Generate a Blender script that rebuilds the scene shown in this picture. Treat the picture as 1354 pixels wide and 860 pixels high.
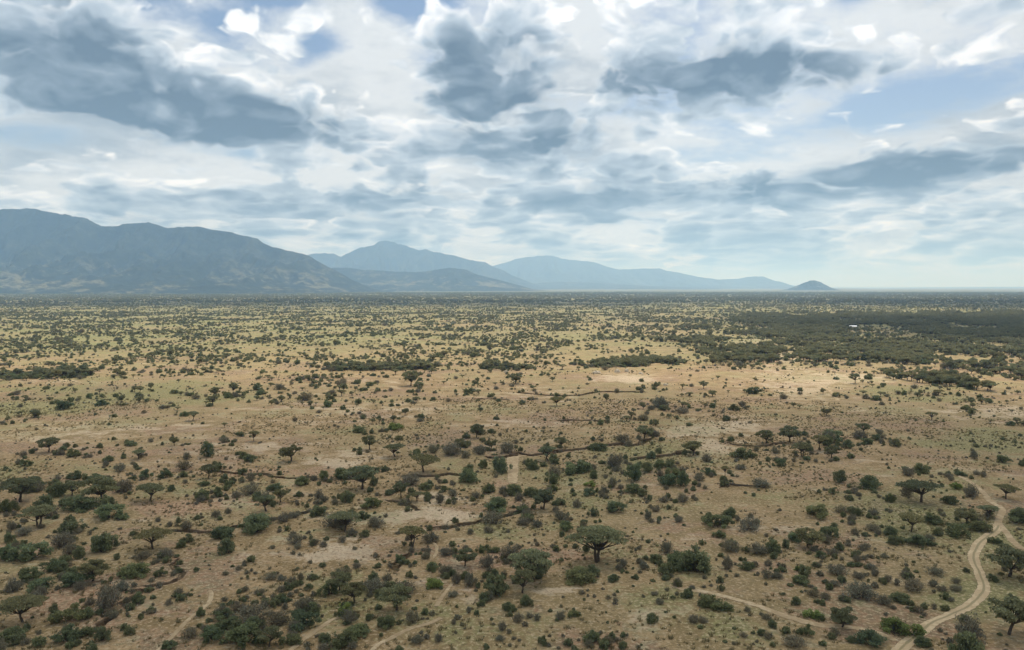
import bpy, math, random
import numpy as np
from mathutils import Vector, Matrix

# ------------------------------------------------------------------ scene reset
for o in list(bpy.data.objects):
    bpy.data.objects.remove(o, do_unlink=True)
scene = bpy.context.scene
COL = scene.collection
random.seed(7)
rng = np.random.default_rng(7)

# ------------------------------------------------------------------ camera
CAM_H = 60.0            # drone height above the plain
F = 1042.0              # focal length in photo pixels (1354 wide)
U0, V0, VH = 677.0, 430.0, 379.0
PITCH = math.atan((V0 - VH) / F)
cam = bpy.data.cameras.new('camera')
cam.sensor_width = 36.0
cam.lens = 36.0 * F / 1354.0
cam.clip_start = 1.0
cam.clip_end = 400000.0
cam_ob = bpy.data.objects.new('camera', cam)
COL.objects.link(cam_ob)
cam_ob.location = (0, 0, CAM_H)
cam_ob.rotation_euler = (math.pi / 2 - PITCH, 0, 0)
scene.camera = cam_ob

# ------------------------------------------------------------------ sun, exposure, sampling
SUN_AZ, SUN_EL = math.radians(28), math.radians(61)
sun_vec = Vector((math.sin(SUN_AZ) * math.cos(SUN_EL), math.cos(SUN_AZ) * math.cos(SUN_EL), math.sin(SUN_EL)))
sun = bpy.data.lights.new('sun', 'SUN')
sun.energy = 4.6
sun.angle = math.radians(2.2)
sun.color = (1.0, 0.93, 0.80)
sun_ob = bpy.data.objects.new('sun', sun)
COL.objects.link(sun_ob)
sun_ob.rotation_euler = sun_vec.to_track_quat('Z', 'Y').to_euler()
sun_ob.location = (0, 0, 4000)

scene.view_settings.view_transform = 'Standard'
scene.view_settings.look = 'None'
scene.view_settings.exposure = 0.0
scene.view_settings.gamma = 1.0
scene.view_settings.use_curve_mapping = False
scene.render.engine = 'CYCLES'
cy = scene.cycles
cy.use_denoising = True
try:
    cy.denoiser = 'OPENIMAGEDENOISE'
    cy.denoising_input_passes = 'RGB_ALBEDO_NORMAL'
except Exception:
    pass
cy.max_bounces = 5
cy.diffuse_bounces = 4
cy.glossy_bounces = 1
cy.transmission_bounces = 2
cy.volume_bounces = 3
cy.transparent_max_bounces = 16
cy.caustics_reflective = False
cy.caustics_refractive = False
cy.sample_clamp_indirect = 4.0

# ------------------------------------------------------------------ node helper
class NT:
    def __init__(self, tree):
        self.t = tree
        self.n = tree.nodes
    def node(self, kind, **kw):
        nd = self.n.new(kind)
        for k, v in kw.items():
            setattr(nd, k, v)
        return nd
    def put(self, sock, v):
        if hasattr(v, 'links') or isinstance(v, bpy.types.NodeSocket):
            self.t.links.new(v, sock)
        else:
            sock.default_value = v
    def math(self, op, a, b=None, c=None, clamp=False):
        nd = self.node('ShaderNodeMath', operation=op, use_clamp=clamp)
        self.put(nd.inputs[0], a)
        if b is not None:
            self.put(nd.inputs[1], b)
        if c is not None:
            self.put(nd.inputs[2], c)
        return nd.outputs[0]
    def vmath(self, op, a, b=None):
        nd = self.node('ShaderNodeVectorMath', operation=op)
        self.put(nd.inputs[0], a)
        if b is not None:
            self.put(nd.inputs[1], b)
        return nd.outputs[0]
    def noise(self, vec, scale, detail=4.0, rough=0.55, dist=0.0, lac=2.0):
        nd = self.node('ShaderNodeTexNoise')
        self.put(nd.inputs['Vector'], vec)
        self.put(nd.inputs['Scale'], scale)
        nd.inputs['Detail'].default_value = detail
        nd.inputs['Roughness'].default_value = rough
        nd.inputs['Lacunarity'].default_value = lac
        nd.inputs['Distortion'].default_value = dist
        return nd.outputs['Fac']
    def step(self, x, lo, hi, to0=0.0, to1=1.0, smooth=True):
        nd = self.node('ShaderNodeMapRange', interpolation_type='SMOOTHSTEP' if smooth else 'LINEAR', clamp=True)
        self.put(nd.inputs['Value'], x)
        self.put(nd.inputs['From Min'], lo)
        self.put(nd.inputs['From Max'], hi)
        self.put(nd.inputs['To Min'], to0)
        self.put(nd.inputs['To Max'], to1)
        return nd.outputs['Result']
    def mix(self, fac, a, b, blend='MIX'):
        nd = self.node('ShaderNodeMix', data_type='RGBA', blend_type=blend)
        self.put(nd.inputs[0], fac)
        self.put(nd.inputs[6], a if not isinstance(a, tuple) else (*a, 1.0)[:4])
        self.put(nd.inputs[7], b if not isinstance(b, tuple) else (*b, 1.0)[:4])
        return nd.outputs[2]
    def attr(self, name):
        nd = self.node('ShaderNodeAttribute', attribute_name=name)
        return nd.outputs['Fac']

# ------------------------------------------------------------------ sky: clear blue behind a broken cumulus deck
world = bpy.data.worlds.new('World')
scene.world = world
world.use_nodes = True
world.cycles.sampling_method = 'MANUAL'
world.cycles.sample_map_resolution = 512
W = NT(world.node_tree)
W.n.clear()

def build_sky():
    out = W.node('ShaderNodeOutputWorld')
    tc = W.node('ShaderNodeTexCoord').outputs['Generated']
    sky = W.node('ShaderNodeTexSky', sky_type='NISHITA')
    sky.sun_disc = False
    sky.sun_elevation = SUN_EL
    sky.sun_rotation = SUN_AZ
    sky.altitude = 600.0
    sky.air_density = 1.0
    sky.dust_density = 1.2
    sky.ozone_density = 1.0
    d = W.vmath('NORMALIZE', tc)
    sep = W.node('ShaderNodeSeparateXYZ'); W.put(sep.inputs[0], d)
    x, y, z = sep.outputs
    az = W.math('ARCTAN2', x, y)
    el = W.math('ARCSINE', z)

    def deck(e):
        # bearing and height folded so that the deck flattens towards the horizon
        c = W.node('ShaderNodeCombineXYZ')
        W.put(c.inputs[0], W.math('MULTIPLY', az, 2.0))
        W.put(c.inputs[1], W.math('MULTIPLY', W.math('LOGARITHM', W.math('ADD', W.math('MAXIMUM', e, 0.0), 0.10), math.e), 1.25))
        return c.outputs[0]

    def field(e, off, sc):
        p = W.vmath('ADD', deck(e), off)
        warp = W.node('ShaderNodeTexNoise', noise_dimensions='2D'); W.put(warp.inputs['Vector'], p)
        warp.inputs['Scale'].default_value = 5.0; warp.inputs['Detail'].default_value = 2.0
        wv = W.vmath('SCALE', W.vmath('SUBTRACT', warp.outputs['Color'], (0.5, 0.5, 0.5)))
        wv.node.inputs['Scale'].default_value = 0.16
        p2 = W.vmath('ADD', p, wv)
        big = W.node('ShaderNodeTexNoise', noise_dimensions='2D'); W.put(big.inputs['Vector'], p2)
        big.inputs['Scale'].default_value = sc; big.inputs['Detail'].default_value = 8.0; big.inputs['Roughness'].default_value = 0.47
        vor = W.node('ShaderNodeTexVoronoi', voronoi_dimensions='2D', feature='SMOOTH_F1'); W.put(vor.inputs['Vector'], p2)
        vor.inputs['Scale'].default_value = sc * 2.2; vor.inputs['Detail'].default_value = 3.0
        vor.inputs['Roughness'].default_value = 0.48; vor.inputs['Smoothness'].default_value = 0.25
        puff = W.math('SUBTRACT', 0.75, vor.outputs['Distance'])
        return W.math('MULTIPLY_ADD', puff, SKY_PUFF, W.math('MULTIPLY', big.outputs[0], 1.0 - SKY_PUFF * 0.6))

    def blobs(lst):
        acc = None
        for (u, v, wd, hg, amp, rot) in lst:
            a0 = math.atan((u - U0) / F); e0 = math.atan((VH - v) / F) * math.cos(a0)
            da = W.math('SUBTRACT', az, a0); de = W.math('SUBTRACT', el, e0)
            c, s = math.cos(rot), math.sin(rot)
            ra = W.math('MULTIPLY_ADD', da, c * F / wd, W.math('MULTIPLY', de, s * F / wd))
            re = W.math('MULTIPLY_ADD', da, -s * F / hg, W.math('MULTIPLY', de, c * F / hg))
            r2 = W.math('ADD', W.math('MULTIPLY', ra, ra), W.math('MULTIPLY', re, re))
            g = W.math('EXPONENT', W.math('MULTIPLY', r2, -1.0))
            acc = W.math('MULTIPLY', g, amp) if acc is None else W.math('MULTIPLY_ADD', g, amp, acc)
        return acc

    up = W.math('ADD', el, W.math('MULTIPLY', W.math('ADD', W.math('MAXIMUM', el, 0.0), 0.12), SKY_UP))
    # large features of the deck: where it is broken, where it is deep
    gaps = blobs(SKY_GAPS)
    deep = blobs(SKY_DEEP)
    low = W.step(el, 0.0, 0.20, 1.0, 0.0)

    def cumulus(off, sc, c0, wid, base, deepw, dark):
        D = field(el, off, sc); Dup = field(up, off, sc)
        body = W.math('ADD', W.math('ADD', D, gaps), W.math('MULTIPLY_ADD', deep, deepw, W.math('MULTIPLY', low, 0.10)))
        cover = W.step(body, c0, c0 + wid)
        depth = W.math('SUBTRACT', W.math('MULTIPLY_ADD', deep, 0.6, body), c0)
        thick = W.step(depth, 0.02, SKY_DEPTH)
        rel = W.math('MULTIPLY', W.math('SUBTRACT', D, Dup), SKY_REL)
        lum = W.math('ADD', W.math('SUBTRACT', base, W.math('MULTIPLY', thick, dark)), rel)
        ramp = W.node('ShaderNodeValToRGB')
        W.put(ramp.inputs[0], W.math('DIVIDE', lum, 1.15))
        cr = ramp.color_ramp
        cr.elements[0].position = 0.0; cr.elements[0].color = (0.115, 0.17, 0.235, 1)
        cr.elements[1].position = 1.0; cr.elements[1].color = (0.97, 0.985, 1.0, 1)
        for p, c in ((0.30, (0.225, 0.295, 0.375, 1)), (0.62, (0.465, 0.55, 0.64, 1)), (0.84, (0.755, 0.80, 0.85, 1))):
            e = cr.elements.new(p); e.color = c
        return cover, ramp.outputs[0]
    cov_b, col_b = cumulus((5.7, 3.1, 0), SKY_SCALE * 1.25, SKY_CB, 0.13, 0.86, 0.3, 0.55)
    cov_f, col_f = cumulus((0.0, 0.0, 0), SKY_SCALE, SKY_CF, 0.17, 0.84, 1.1, 0.78)
    # thin veil of higher cloud behind the cumulus
    hv = W.node('ShaderNodeTexNoise', noise_dimensions='2D'); W.put(hv.inputs['Vector'], W.vmath('ADD', W.vmath('MULTIPLY', deck(el), (0.8, 1.0, 1.0)), (7.3, 2.1, 0.0)))
    hv.inputs['Scale'].default_value = 2.4; hv.inputs['Detail'].default_value = 6.0; hv.inputs['Roughness'].default_value = 0.6
    veil = W.step(W.math('ADD', W.math('ADD', hv.outputs[0], W.math('MULTIPLY', gaps, 1.35)), W.step(el, 0.02, 0.30, 0.22, 0.02)), 0.30, 0.56)
    vcol = W.mix(W.step(W.math('ADD', hv.outputs[0], W.math('MULTIPLY', deep, 0.8)), 0.45, 0.75), (0.74, 0.785, 0.825), (0.35, 0.425, 0.505))
    blue = W.node('ShaderNodeBackground'); W.put(blue.inputs[0], sky.outputs[0]); blue.inputs[1].default_value = SKY_STRENGTH
    vb = W.node('ShaderNodeBackground'); W.put(vb.inputs[0], vcol); vb.inputs[1].default_value = SKY_CLOUD * 0.93
    m0 = W.node('ShaderNodeMixShader')
    W.put(m0.inputs[0], veil); W.put(m0.inputs[1], blue.outputs[0]); W.put(m0.inputs[2], vb.outputs[0])
    last = m0.outputs[0]
    for cov, col in ((cov_b, col_b), (cov_f, col_f)):
        bg = W.node('ShaderNodeBackground'); W.put(bg.inputs[0], col); bg.inputs[1].default_value = SKY_CLOUD
        mx = W.node('ShaderNodeMixShader')
        W.put(mx.inputs[0], cov); W.put(mx.inputs[1], last); W.put(mx.inputs[2], bg.outputs[0])
        last = mx.outputs[0]
    W.put(out.inputs[0], last)

SKY_SCALE, SKY_PUFF, SKY_UP, SKY_REL = 2.6, 0.42, 0.075, 1.3
SKY_CB, SKY_CF, SKY_DEPTH = 0.32, 0.38, 0.36
SKY_STRENGTH, SKY_CLOUD = 0.10, 1.15
# (photo column, row, width, height, weight, tilt): broad openings and deep, dark-based parts of the deck
SKY_GAPS = [(60, 188, 100, 26, -0.27, 0.0), (430, 68, 45, 22, -0.20, 0.5), (540, 5, 45, 22, -0.26, 0.0), (1230, 140, 140, 34, -0.25, 0.12),
            (340, 205, 80, 14, -0.12, 0.0), (1010, 190, 80, 16, -0.10, 0.1), (390, 5, 50, 14, -0.14, 0.0), (1120, 0, 30, 10, -0.14, 0.0)]
SKY_DEEP = [(110, 85, 150, 52, 0.26, -0.25), (300, 160, 140, 26, 0.40, -0.03), (640, 75, 70, 50, 0.20, 0.0), (660, 140, 80, 22, 0.20, 0.0),
            (960, 105, 170, 34, 0.32, 0.12), (730, 195, 150, 26, 0.22, 0.0), (1190, 228, 210, 20, 0.26, 0.05), (900, 262, 240, 14, 0.16, 0.0), (420, 262, 160, 12, 0.14, 0.0),
            (490, 60, 110, 45, -0.20, 0.2), (790, 28, 90, 32, -0.26, 0.0), (1150, 45, 90, 26, -0.20, 0.0), (340, 55, 70, 36, -0.16, 0.0), (20, 60, 40, 40, -0.1, 0),
            (1320, 60, 60, 60, -0.05, 0.0), (520, 150, 90, 40, -0.06, 0.0), (900, 190, 130, 20, -0.14, 0.0), (150, 230, 180, 20, -0.08, 0), (570, 230, 120, 20, -0.05, 0.0), (1060, 50, 60, 20, -0.1, 0)]
build_sky()

# ------------------------------------------------------------------ numpy noise
def _hash(ix, iy, seed):
    h = (ix.astype(np.int64) * 374761393 + iy.astype(np.int64) * 668265263 + seed * 1442695041) & 0xFFFFFFFF
    h = ((h ^ (h >> 13)) * 1274126177) & 0xFFFFFFFF
    h = (h ^ (h >> 16)) & 0xFFFFFFFF
    return h / 4294967295.0

def vnoise(x, y, seed=0):
    x0 = np.floor(x); y0 = np.floor(y)
    fx = x - x0; fy = y - y0
    fx = fx * fx * fx * (fx * (fx * 6 - 15) + 10); fy = fy * fy * fy * (fy * (fy * 6 - 15) + 10)
    a = _hash(x0, y0, seed); b = _hash(x0 + 1, y0, seed); c = _hash(x0, y0 + 1, seed); d = _hash(x0 + 1, y0 + 1, seed)
    return (a * (1 - fx) + b * fx) * (1 - fy) + (c * (1 - fx) + d * fx) * fy

def fbm(x, y, octaves=4, seed=0, rough=0.5):
    x = np.asarray(x, float); y = np.asarray(y, float)
    s = 0.0; amp = 1.0; tot = 0.0
    for i in range(octaves):
        s = s + amp * vnoise(x * 2 ** i + 17.3 * i, y * 2 ** i - 9.1 * i, seed + i)
        tot += amp; amp *= rough
    return s / tot

def sstep(x, a, b):
    t = np.clip((np.asarray(x, float) - a) / (b - a), 0, 1)
    return t * t * (3 - 2 * t)

# ------------------------------------------------------------------ photo <-> plain (authoring aid: every result is a real place)
def ground_at(u, v, z=0.0):
    xc = (np.asarray(u, float) - U0) / F; yc = (V0 - np.asarray(v, float)) / F
    dy = math.cos(PITCH) + yc * math.sin(PITCH); dz = -math.sin(PITCH) + yc * math.cos(PITCH)
    t = (z - CAM_H) / np.minimum(dz, -1e-4)
    return xc * t, dy * t

def photo_of(x, y, z=0.0):
    dzz = z - CAM_H
    dep = y * math.cos(PITCH) - dzz * math.sin(PITCH)
    up = y * math.sin(PITCH) + dzz * math.cos(PITCH)
    dep = np.maximum(dep, 1e-3)
    return U0 + F * x / dep, V0 - F * up / dep

def world_line(pts, sub=1.2, wob=0.35, seed=3):
    P = np.array([ground_at(u, v) for u, v in pts], float)
    out = [P[0]]
    n = len(P)
    for i in range(n - 1):            # Catmull-Rom through the points
        p0 = P[max(i - 1, 0)]; p1 = P[i]; p2 = P[i + 1]; p3 = P[min(i + 2, n - 1)]
        k = max(2, int(np.linalg.norm(p2 - p1) / sub))
        for j in range(1, k + 1):
            t = j / k
            out.append(0.5 * ((2 * p1) + (-p0 + p2) * t + (2 * p0 - 5 * p1 + 4 * p2 - p3) * t * t + (-p0 + 3 * p1 - 3 * p2 + p3) * t ** 3))
    out = np.array(out)
    s = np.arange(len(out)) * sub
    out[:, 0] += wob * 2 * (fbm(s / 9.0, s * 0 + seed, 3, seed) - 0.5)
    out[:, 1] += wob * 2 * (fbm(s / 9.0, s * 0 + seed + 50, 3, seed + 5) - 0.5)
    return out

GULLIES = [  # (points, half width, depth)
    ([(100, 850), (129, 822), (157, 783), (195, 773), (223, 760), (253, 738)], 0.8, 1.1),
    ([(223, 705), (265, 701), (314, 694), (342, 690), (387, 682), (436, 672)], 1.3, 1.5),
    ([(289, 623), (335, 626), (384, 630), (420, 628)], 1.5, 1.6),
    ([(540, 627), (559, 628), (604, 626), (640, 626)], 2.0, 1.8),
    ([(642, 603), (667, 603), (684, 598), (705, 600), (743, 595), (771, 593), (803, 586), (834, 586), (870, 580)], 2.4, 2.2),
    ([(834, 606), (866, 603), (900, 598), (930, 600)], 2.2, 1.6),
    ([(580, 703), (607, 696), (635, 687), (649, 680), (674, 679), (705, 668)], 1.3, 1.4),
    ([(499, 754), (531, 745), (555, 734)], 0.8, 0.9),
    ([(503, 661), (530, 668), (555, 675)], 0.9, 0.7),
    ([(691, 517), (740, 522), (800, 518), (848, 519)], 3.0, 2.0),
    ([(627, 528), (650, 527), (674, 528)], 2.6, 1.6),
    ([(735, 557), (760, 555), (800, 558)], 2.2, 1.5),
    ([(960, 585), (1010, 590), (1040, 584)], 1.6, 1.2),
]
GULLY_LINES = [(world_line(p, 1.5, 4.2, 11 + i), w * .62, d) for i, (p, w, d) in enumerate(GULLIES)]

SAND = [  # bare pale ground: column, row, width, height, strength
    (324, 741, 26, 12, .8), (377, 713, 26, 8, .8), (436, 731, 34, 14, .7), (545, 678, 38, 12, 1.0), (600, 682, 34, 12, 1.0), (490, 690, 40, 14, .7),
    (575, 655, 26, 8, .7), (470, 725, 40, 16, .5), (858, 818, 30, 14, .8), (905, 810, 24, 16, .6), (925, 570, 60, 14, .9), (935, 600, 50, 14, .7),
    (1030, 500, 60, 26, .45), (1075, 520, 60, 18, .4), (1115, 500, 50, 9, .6), (1170, 500, 50, 7, .4), (1200, 545, 90, 9, .35), (1040, 470, 30, 8, .8), (1010, 452, 50, 5, .9),  # sunlit clearing: its brightness is painted in along with the pale sand
    (1330, 545, 50, 12, .7), (700, 520, 80, 10, .4), (820, 500, 40, 5, 1.0), (840, 504, 30, 5, .9), (560, 540, 120, 12, .35), (400, 545, 120, 14, .4),
    (150, 565, 160, 10, .55), (60, 580, 90, 9, .5), (330, 590, 110, 12, .5), (440, 612, 60, 10, .6), (690, 560, 90, 9, .5), (250, 610, 80, 8, .4),
    (760, 640, 40, 10, .3), (620, 760, 60, 25, .25), (740, 780, 90, 18, .3), (80, 745, 60, 10, .4), (200, 800, 40, 14, .3), (100, 690, 60, 10, .3), (1000, 700, 50, 14, .3),
    (900, 740, 40, 10, .35), (300, 660, 70, 12, .4), (500, 600, 70, 9, .4), (1230, 620, 90, 14, .4), (990, 560, 40, 8, .6), (90, 505, 90, 3, .5), (500, 505, 90, 5, .35)]
GREEN = [(800, 625, 60, 14, .8), (850, 610, 60, 16, .7), (770, 660, 50, 12, .7), (820, 590, 60, 10, .4), (1180, 665, 90, 26, .9), (1240, 690, 80, 22, .8), (1280, 800, 60, 30, .9), (1330, 700, 50, 25, .6),
         (150, 520, 160, 18, .7), (60, 540, 90, 12, .6), (280, 735, 40, 10, .6), (860, 790, 60, 10, .5), (700, 830, 160, 30, .35), (250, 800, 80, 30, .3),
         (1180, 515, 70, 8, .7), (1250, 525, 60, 8, .6), (1320, 590, 50, 18, .6), (1260, 580, 60, 14, .5), (230, 650, 90, 8, .4), (60, 640, 90, 24, .4), (1100, 800, 100, 30, .4), (980, 820, 90, 30, .25), (650, 700, 40, 14, .3),
         (120, 460, 240, 14, .5), (420, 800, 60, 40, .4)]
REDS = [(230, 670, 90, 12, .7), (350, 660, 70, 12, .6), (90, 790, 60, 12, .7), (40, 720, 60, 12, .6), (560, 690, 60, 14, .5), (690, 760, 60, 20, .4), (660, 640, 30, 20, .5), (880, 730, 60, 24, .5), (620, 735, 40, 16, .5),
        (1060, 630, 90, 14, .3), (330, 625, 80, 10, .6), (840, 503, 40, 4, .8), (1020, 478, 14, 8, .8), (170, 595, 120, 10, .3), (860, 655, 50, 14, .4), (1000, 740, 60, 20, .3), (760, 735, 50, 10, .6)]

def blob_mask(u, v, lst):
    m = np.zeros_like(u)
    for (a, b, w, h, s) in lst:
        m = m + s * np.exp(-((u - a) / w) ** 2 - ((v - b) / h) ** 2)
    return m

def gully_info(x, y):
    """depth of the erosion gullies and nearness to one, at world points"""
    dep = np.zeros_like(x); near = np.zeros_like(x)
    for (L, w, d) in GULLY_LINES:
        x0, y0 = L.min(0) - 8; x1, y1 = L.max(0) + 8
        sel = np.nonzero((x > x0) & (x < x1) & (y > y0) & (y < y1))[0]
        if len(sel) == 0:
            continue
        px, py = x[sel], y[sel]
        best = np.full(len(sel), 1e9); par = np.zeros(len(sel))
        step = 1
        for i in range(0, len(L) - 1, step):
            a = L[i]; b = L[min(i + step, len(L) - 1)]
            ab = b - a; l2 = ab @ ab + 1e-9
            t = np.clip(((px - a[0]) * ab[0] + (py - a[1]) * ab[1]) / l2, 0, 1)
            dd = np.hypot(px - a[0] - t * ab[0], py - a[1] - t * ab[1])
            m = dd < best
            best[m] = dd[m]; par[m] = (i + t[m]) / (len(L) - 1)
        ends = sstep(par, 0, .08) * sstep(1 - par, 0, .08)
        ww = w * (0.7 + 0.7 * fbm(px / 7, py / 7, 2, 31))
        prof = 1 - sstep(best, ww * 0.75, ww * 0.75 + 0.7)
        dep[sel] = np.maximum(dep[sel], prof * d * ends * (0.75 + 0.5 * vnoise(px / 11, py / 11, 9)))
        near[sel] = np.maximum(near[sel], (1 - sstep(best, ww, ww + 2.5)) * ends)
    return dep, near

def base_z(x, y):
    x = np.asarray(x, float); y = np.asarray(y, float)
    r = np.hypot(x, y)
    far = sstep(r, 900, 6000)
    z = (fbm(x / 90, y / 90, 3, 4) - 0.5) * 2.2 * (1 - 0.3 * far) + (fbm(x / 14, y / 14, 3, 14) - 0.5) * 0.55 + (fbm(x / 900, y / 900, 2, 44) - 0.5) * 6 * far
    return z

def terrain_z(x, y):
    x = np.atleast_1d(np.asarray(x, float)); y = np.atleast_1d(np.asarray(y, float))
    d, _ = gully_info(x, y)
    return base_z(x, y) - d

def plant_at(u, v):
    """the place on the uneven plain that shows at a photo position"""
    x, y = ground_at(u, v)
    for _ in range(4):
        z = float(base_z(x, y))
        x, y = ground_at(u, v, z)
    return float(x), float(y), float(terrain_z(x, y)[0])

# ------------------------------------------------------------------ mesh / material helpers
def mesh_from(name, verts, faces, smooth=False):
    me = bpy.data.meshes.new(name)
    verts = np.asarray(verts, np.float32); faces = np.asarray(faces, np.int32)
    k = faces.shape[1]
    me.vertices.add(len(verts)); me.vertices.foreach_set('co', verts.ravel())
    me.loops.add(faces.size); me.loops.foreach_set('vertex_index', faces.ravel())
    me.polygons.add(len(faces)); me.polygons.foreach_set('loop_start', np.arange(0, faces.size, k, dtype=np.int32))
    me.polygons.foreach_set('use_smooth', np.full(len(faces), smooth, dtype=bool))
    me.update(calc_edges=True)
    return me

def set_attr(me, name, vals, domain='POINT', kind='FLOAT'):
    a = me.attributes.new(name, kind, domain)
    a.data.foreach_set('value' if kind != 'FLOAT_VECTOR' else 'vector', np.asarray(vals, np.float32).ravel())

def link(name, data, parent=None, **props):
    o = bpy.data.objects.new(name, data)
    COL.objects.link(o)
    if parent is not None:
        o.parent = parent
    for k, v in props.items():
        o[k] = v
    return o

def new_mat(name):
    m = bpy.data.materials.new(name)
    m.use_nodes = True
    T = NT(m.node_tree)
    bs = m.node_tree.nodes['Principled BSDF']
    bs.inputs['Roughness'].default_value = 0.95
    bs.inputs['Specular IOR Level'].default_value = 0.08
    return m, T, bs

# ------------------------------------------------------------------ ground material
def ground_material():
    m, T, bs = new_mat('savanna_soil')
    geo = T.node('ShaderNodeNewGeometry').outputs['Position']
    sepv = T.vmath('MULTIPLY', geo, (1, 1, 0))
    n1 = T.noise(sepv, 1 / 45.0, 5, 0.6)
    n2 = T.noise(sepv, 1 / 9.0, 6, 0.65)
    n3 = T.noise(sepv, 1 / 1.6, 6, 0.72)
    n4 = T.noise(sepv, 1 / 160.0, 4, 0.55)
    n5 = T.noise(T.vmath('MULTIPLY', sepv, (0.35, 1.0, 0)), 1 / 7.0, 5, 0.7)
    dry = T.mix(T.step(n2, .38, .62), (0.212, 0.145, 0.068), (0.385, 0.264, 0.142))
    dry = T.mix(T.step(n4, .43, .59, 0, 0.45), dry, (0.235, 0.192, 0.094))
    red = T.mix(T.step(n3, .38, .62), (0.27, 0.160, 0.095), (0.43, 0.275, 0.175))
    rf = T.math('ADD', T.attr('red'), T.step(n1, .50, .61, 0, .62))
    rf = T.step(T.math('MULTIPLY_ADD', T.math('SUBTRACT', n2, .5), 2.4, rf), .22, .60, 0, .85)
    c = T.mix(rf, dry, red)
    sand = T.mix(T.step(n3, .38, .62), (0.42, 0.315, 0.205), (0.60, 0.48, 0.34))
    sf = T.math('ADD', T.attr('sand'), T.step(n5, .51, .64, 0, .45))
    sf = T.step(T.math('MULTIPLY_ADD', T.math('SUBTRACT', n3, .5), 1.2, T.math('MULTIPLY_ADD', T.math('SUBTRACT', n2, .5), 3.4, sf)), .34, .85, 0, .85)
    c = T.mix(sf, c, sand)
    gf = T.math('ADD', T.attr('green'), T.step(n1, .38, .55, .48, 0))
    gf = T.step(T.math('MULTIPLY_ADD', T.math('SUBTRACT', n3, .5), 2.2, T.math('MULTIPLY_ADD', T.math('SUBTRACT', n2, .5), 2.2, gf)), .22, .80, 0, .75)
    c = T.mix(gf, c, T.mix(T.step(n3, .4, .6), (0.112, 0.124, 0.046), (0.225, 0.220, 0.092)))
    # litter, tussocks and low dead scrub too small to build
    n6 = T.noise(sepv, 1 / .8, 4, .75)
    lt = T.step(T.math('MULTIPLY_ADD', T.math('SUBTRACT', n1, .5), .8, T.math('MULTIPLY_ADD', T.math('SUBTRACT', n2, .5), .6, n3)), .52, .63, 0, .70)
    lt = T.math('MULTIPLY', lt, T.math('SUBTRACT', 1.0, T.math('MULTIPLY', sf, .7)))
    c = T.mix(lt, c, T.mix(T.step(n6, .4, .6), (0.105, 0.085, 0.048), (0.185, 0.142, 0.080)))
    c = T.mix(T.step(n6, .525, .61, 0, .65), c, (0.49, 0.375, 0.24))
    c = T.mix(T.step(n6, .38, .47, .65, 0), c, (0.135, 0.102, 0.056))
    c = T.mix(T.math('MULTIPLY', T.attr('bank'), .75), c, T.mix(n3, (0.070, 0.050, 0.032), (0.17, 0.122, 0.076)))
    ol = T.math('MULTIPLY', T.attr('olive'), T.step(T.noise(T.vmath('MULTIPLY', sepv, (0.5, 1.0, 0)), 1 / 70.0, 5, .7), .36, .60, .35, 1.0))
    c = T.mix(T.math('MULTIPLY', ol, .85), c, T.mix(T.step(n2, .4, .6), (0.135, 0.142, 0.058), (0.255, 0.245, 0.110)))
    far = T.noise(T.vmath('MULTIPLY', sepv, (0.5, 1.0, 0)), 1 / 420.0, 6, .7)
    c = T.mix(T.math('MULTIPLY', T.attr('veld'), T.step(far, .36, .62, .55, .95)), c, T.mix(n4, (0.10, 0.108, 0.058), (0.17, 0.165, 0.09)))
    T.put(bs.inputs['Base Color'], c)
    bump = T.node('ShaderNodeBump')
    bump.inputs['Strength'].default_value = 0.6
    bump.inputs['Distance'].default_value = 0.25
    T.put(bump.inputs['Height'], T.math('ADD', n3, T.math('MULTIPLY', n2, 1.5)))
    T.put(bs.inputs['Normal'], bump.outputs[0])
    return m

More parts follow.
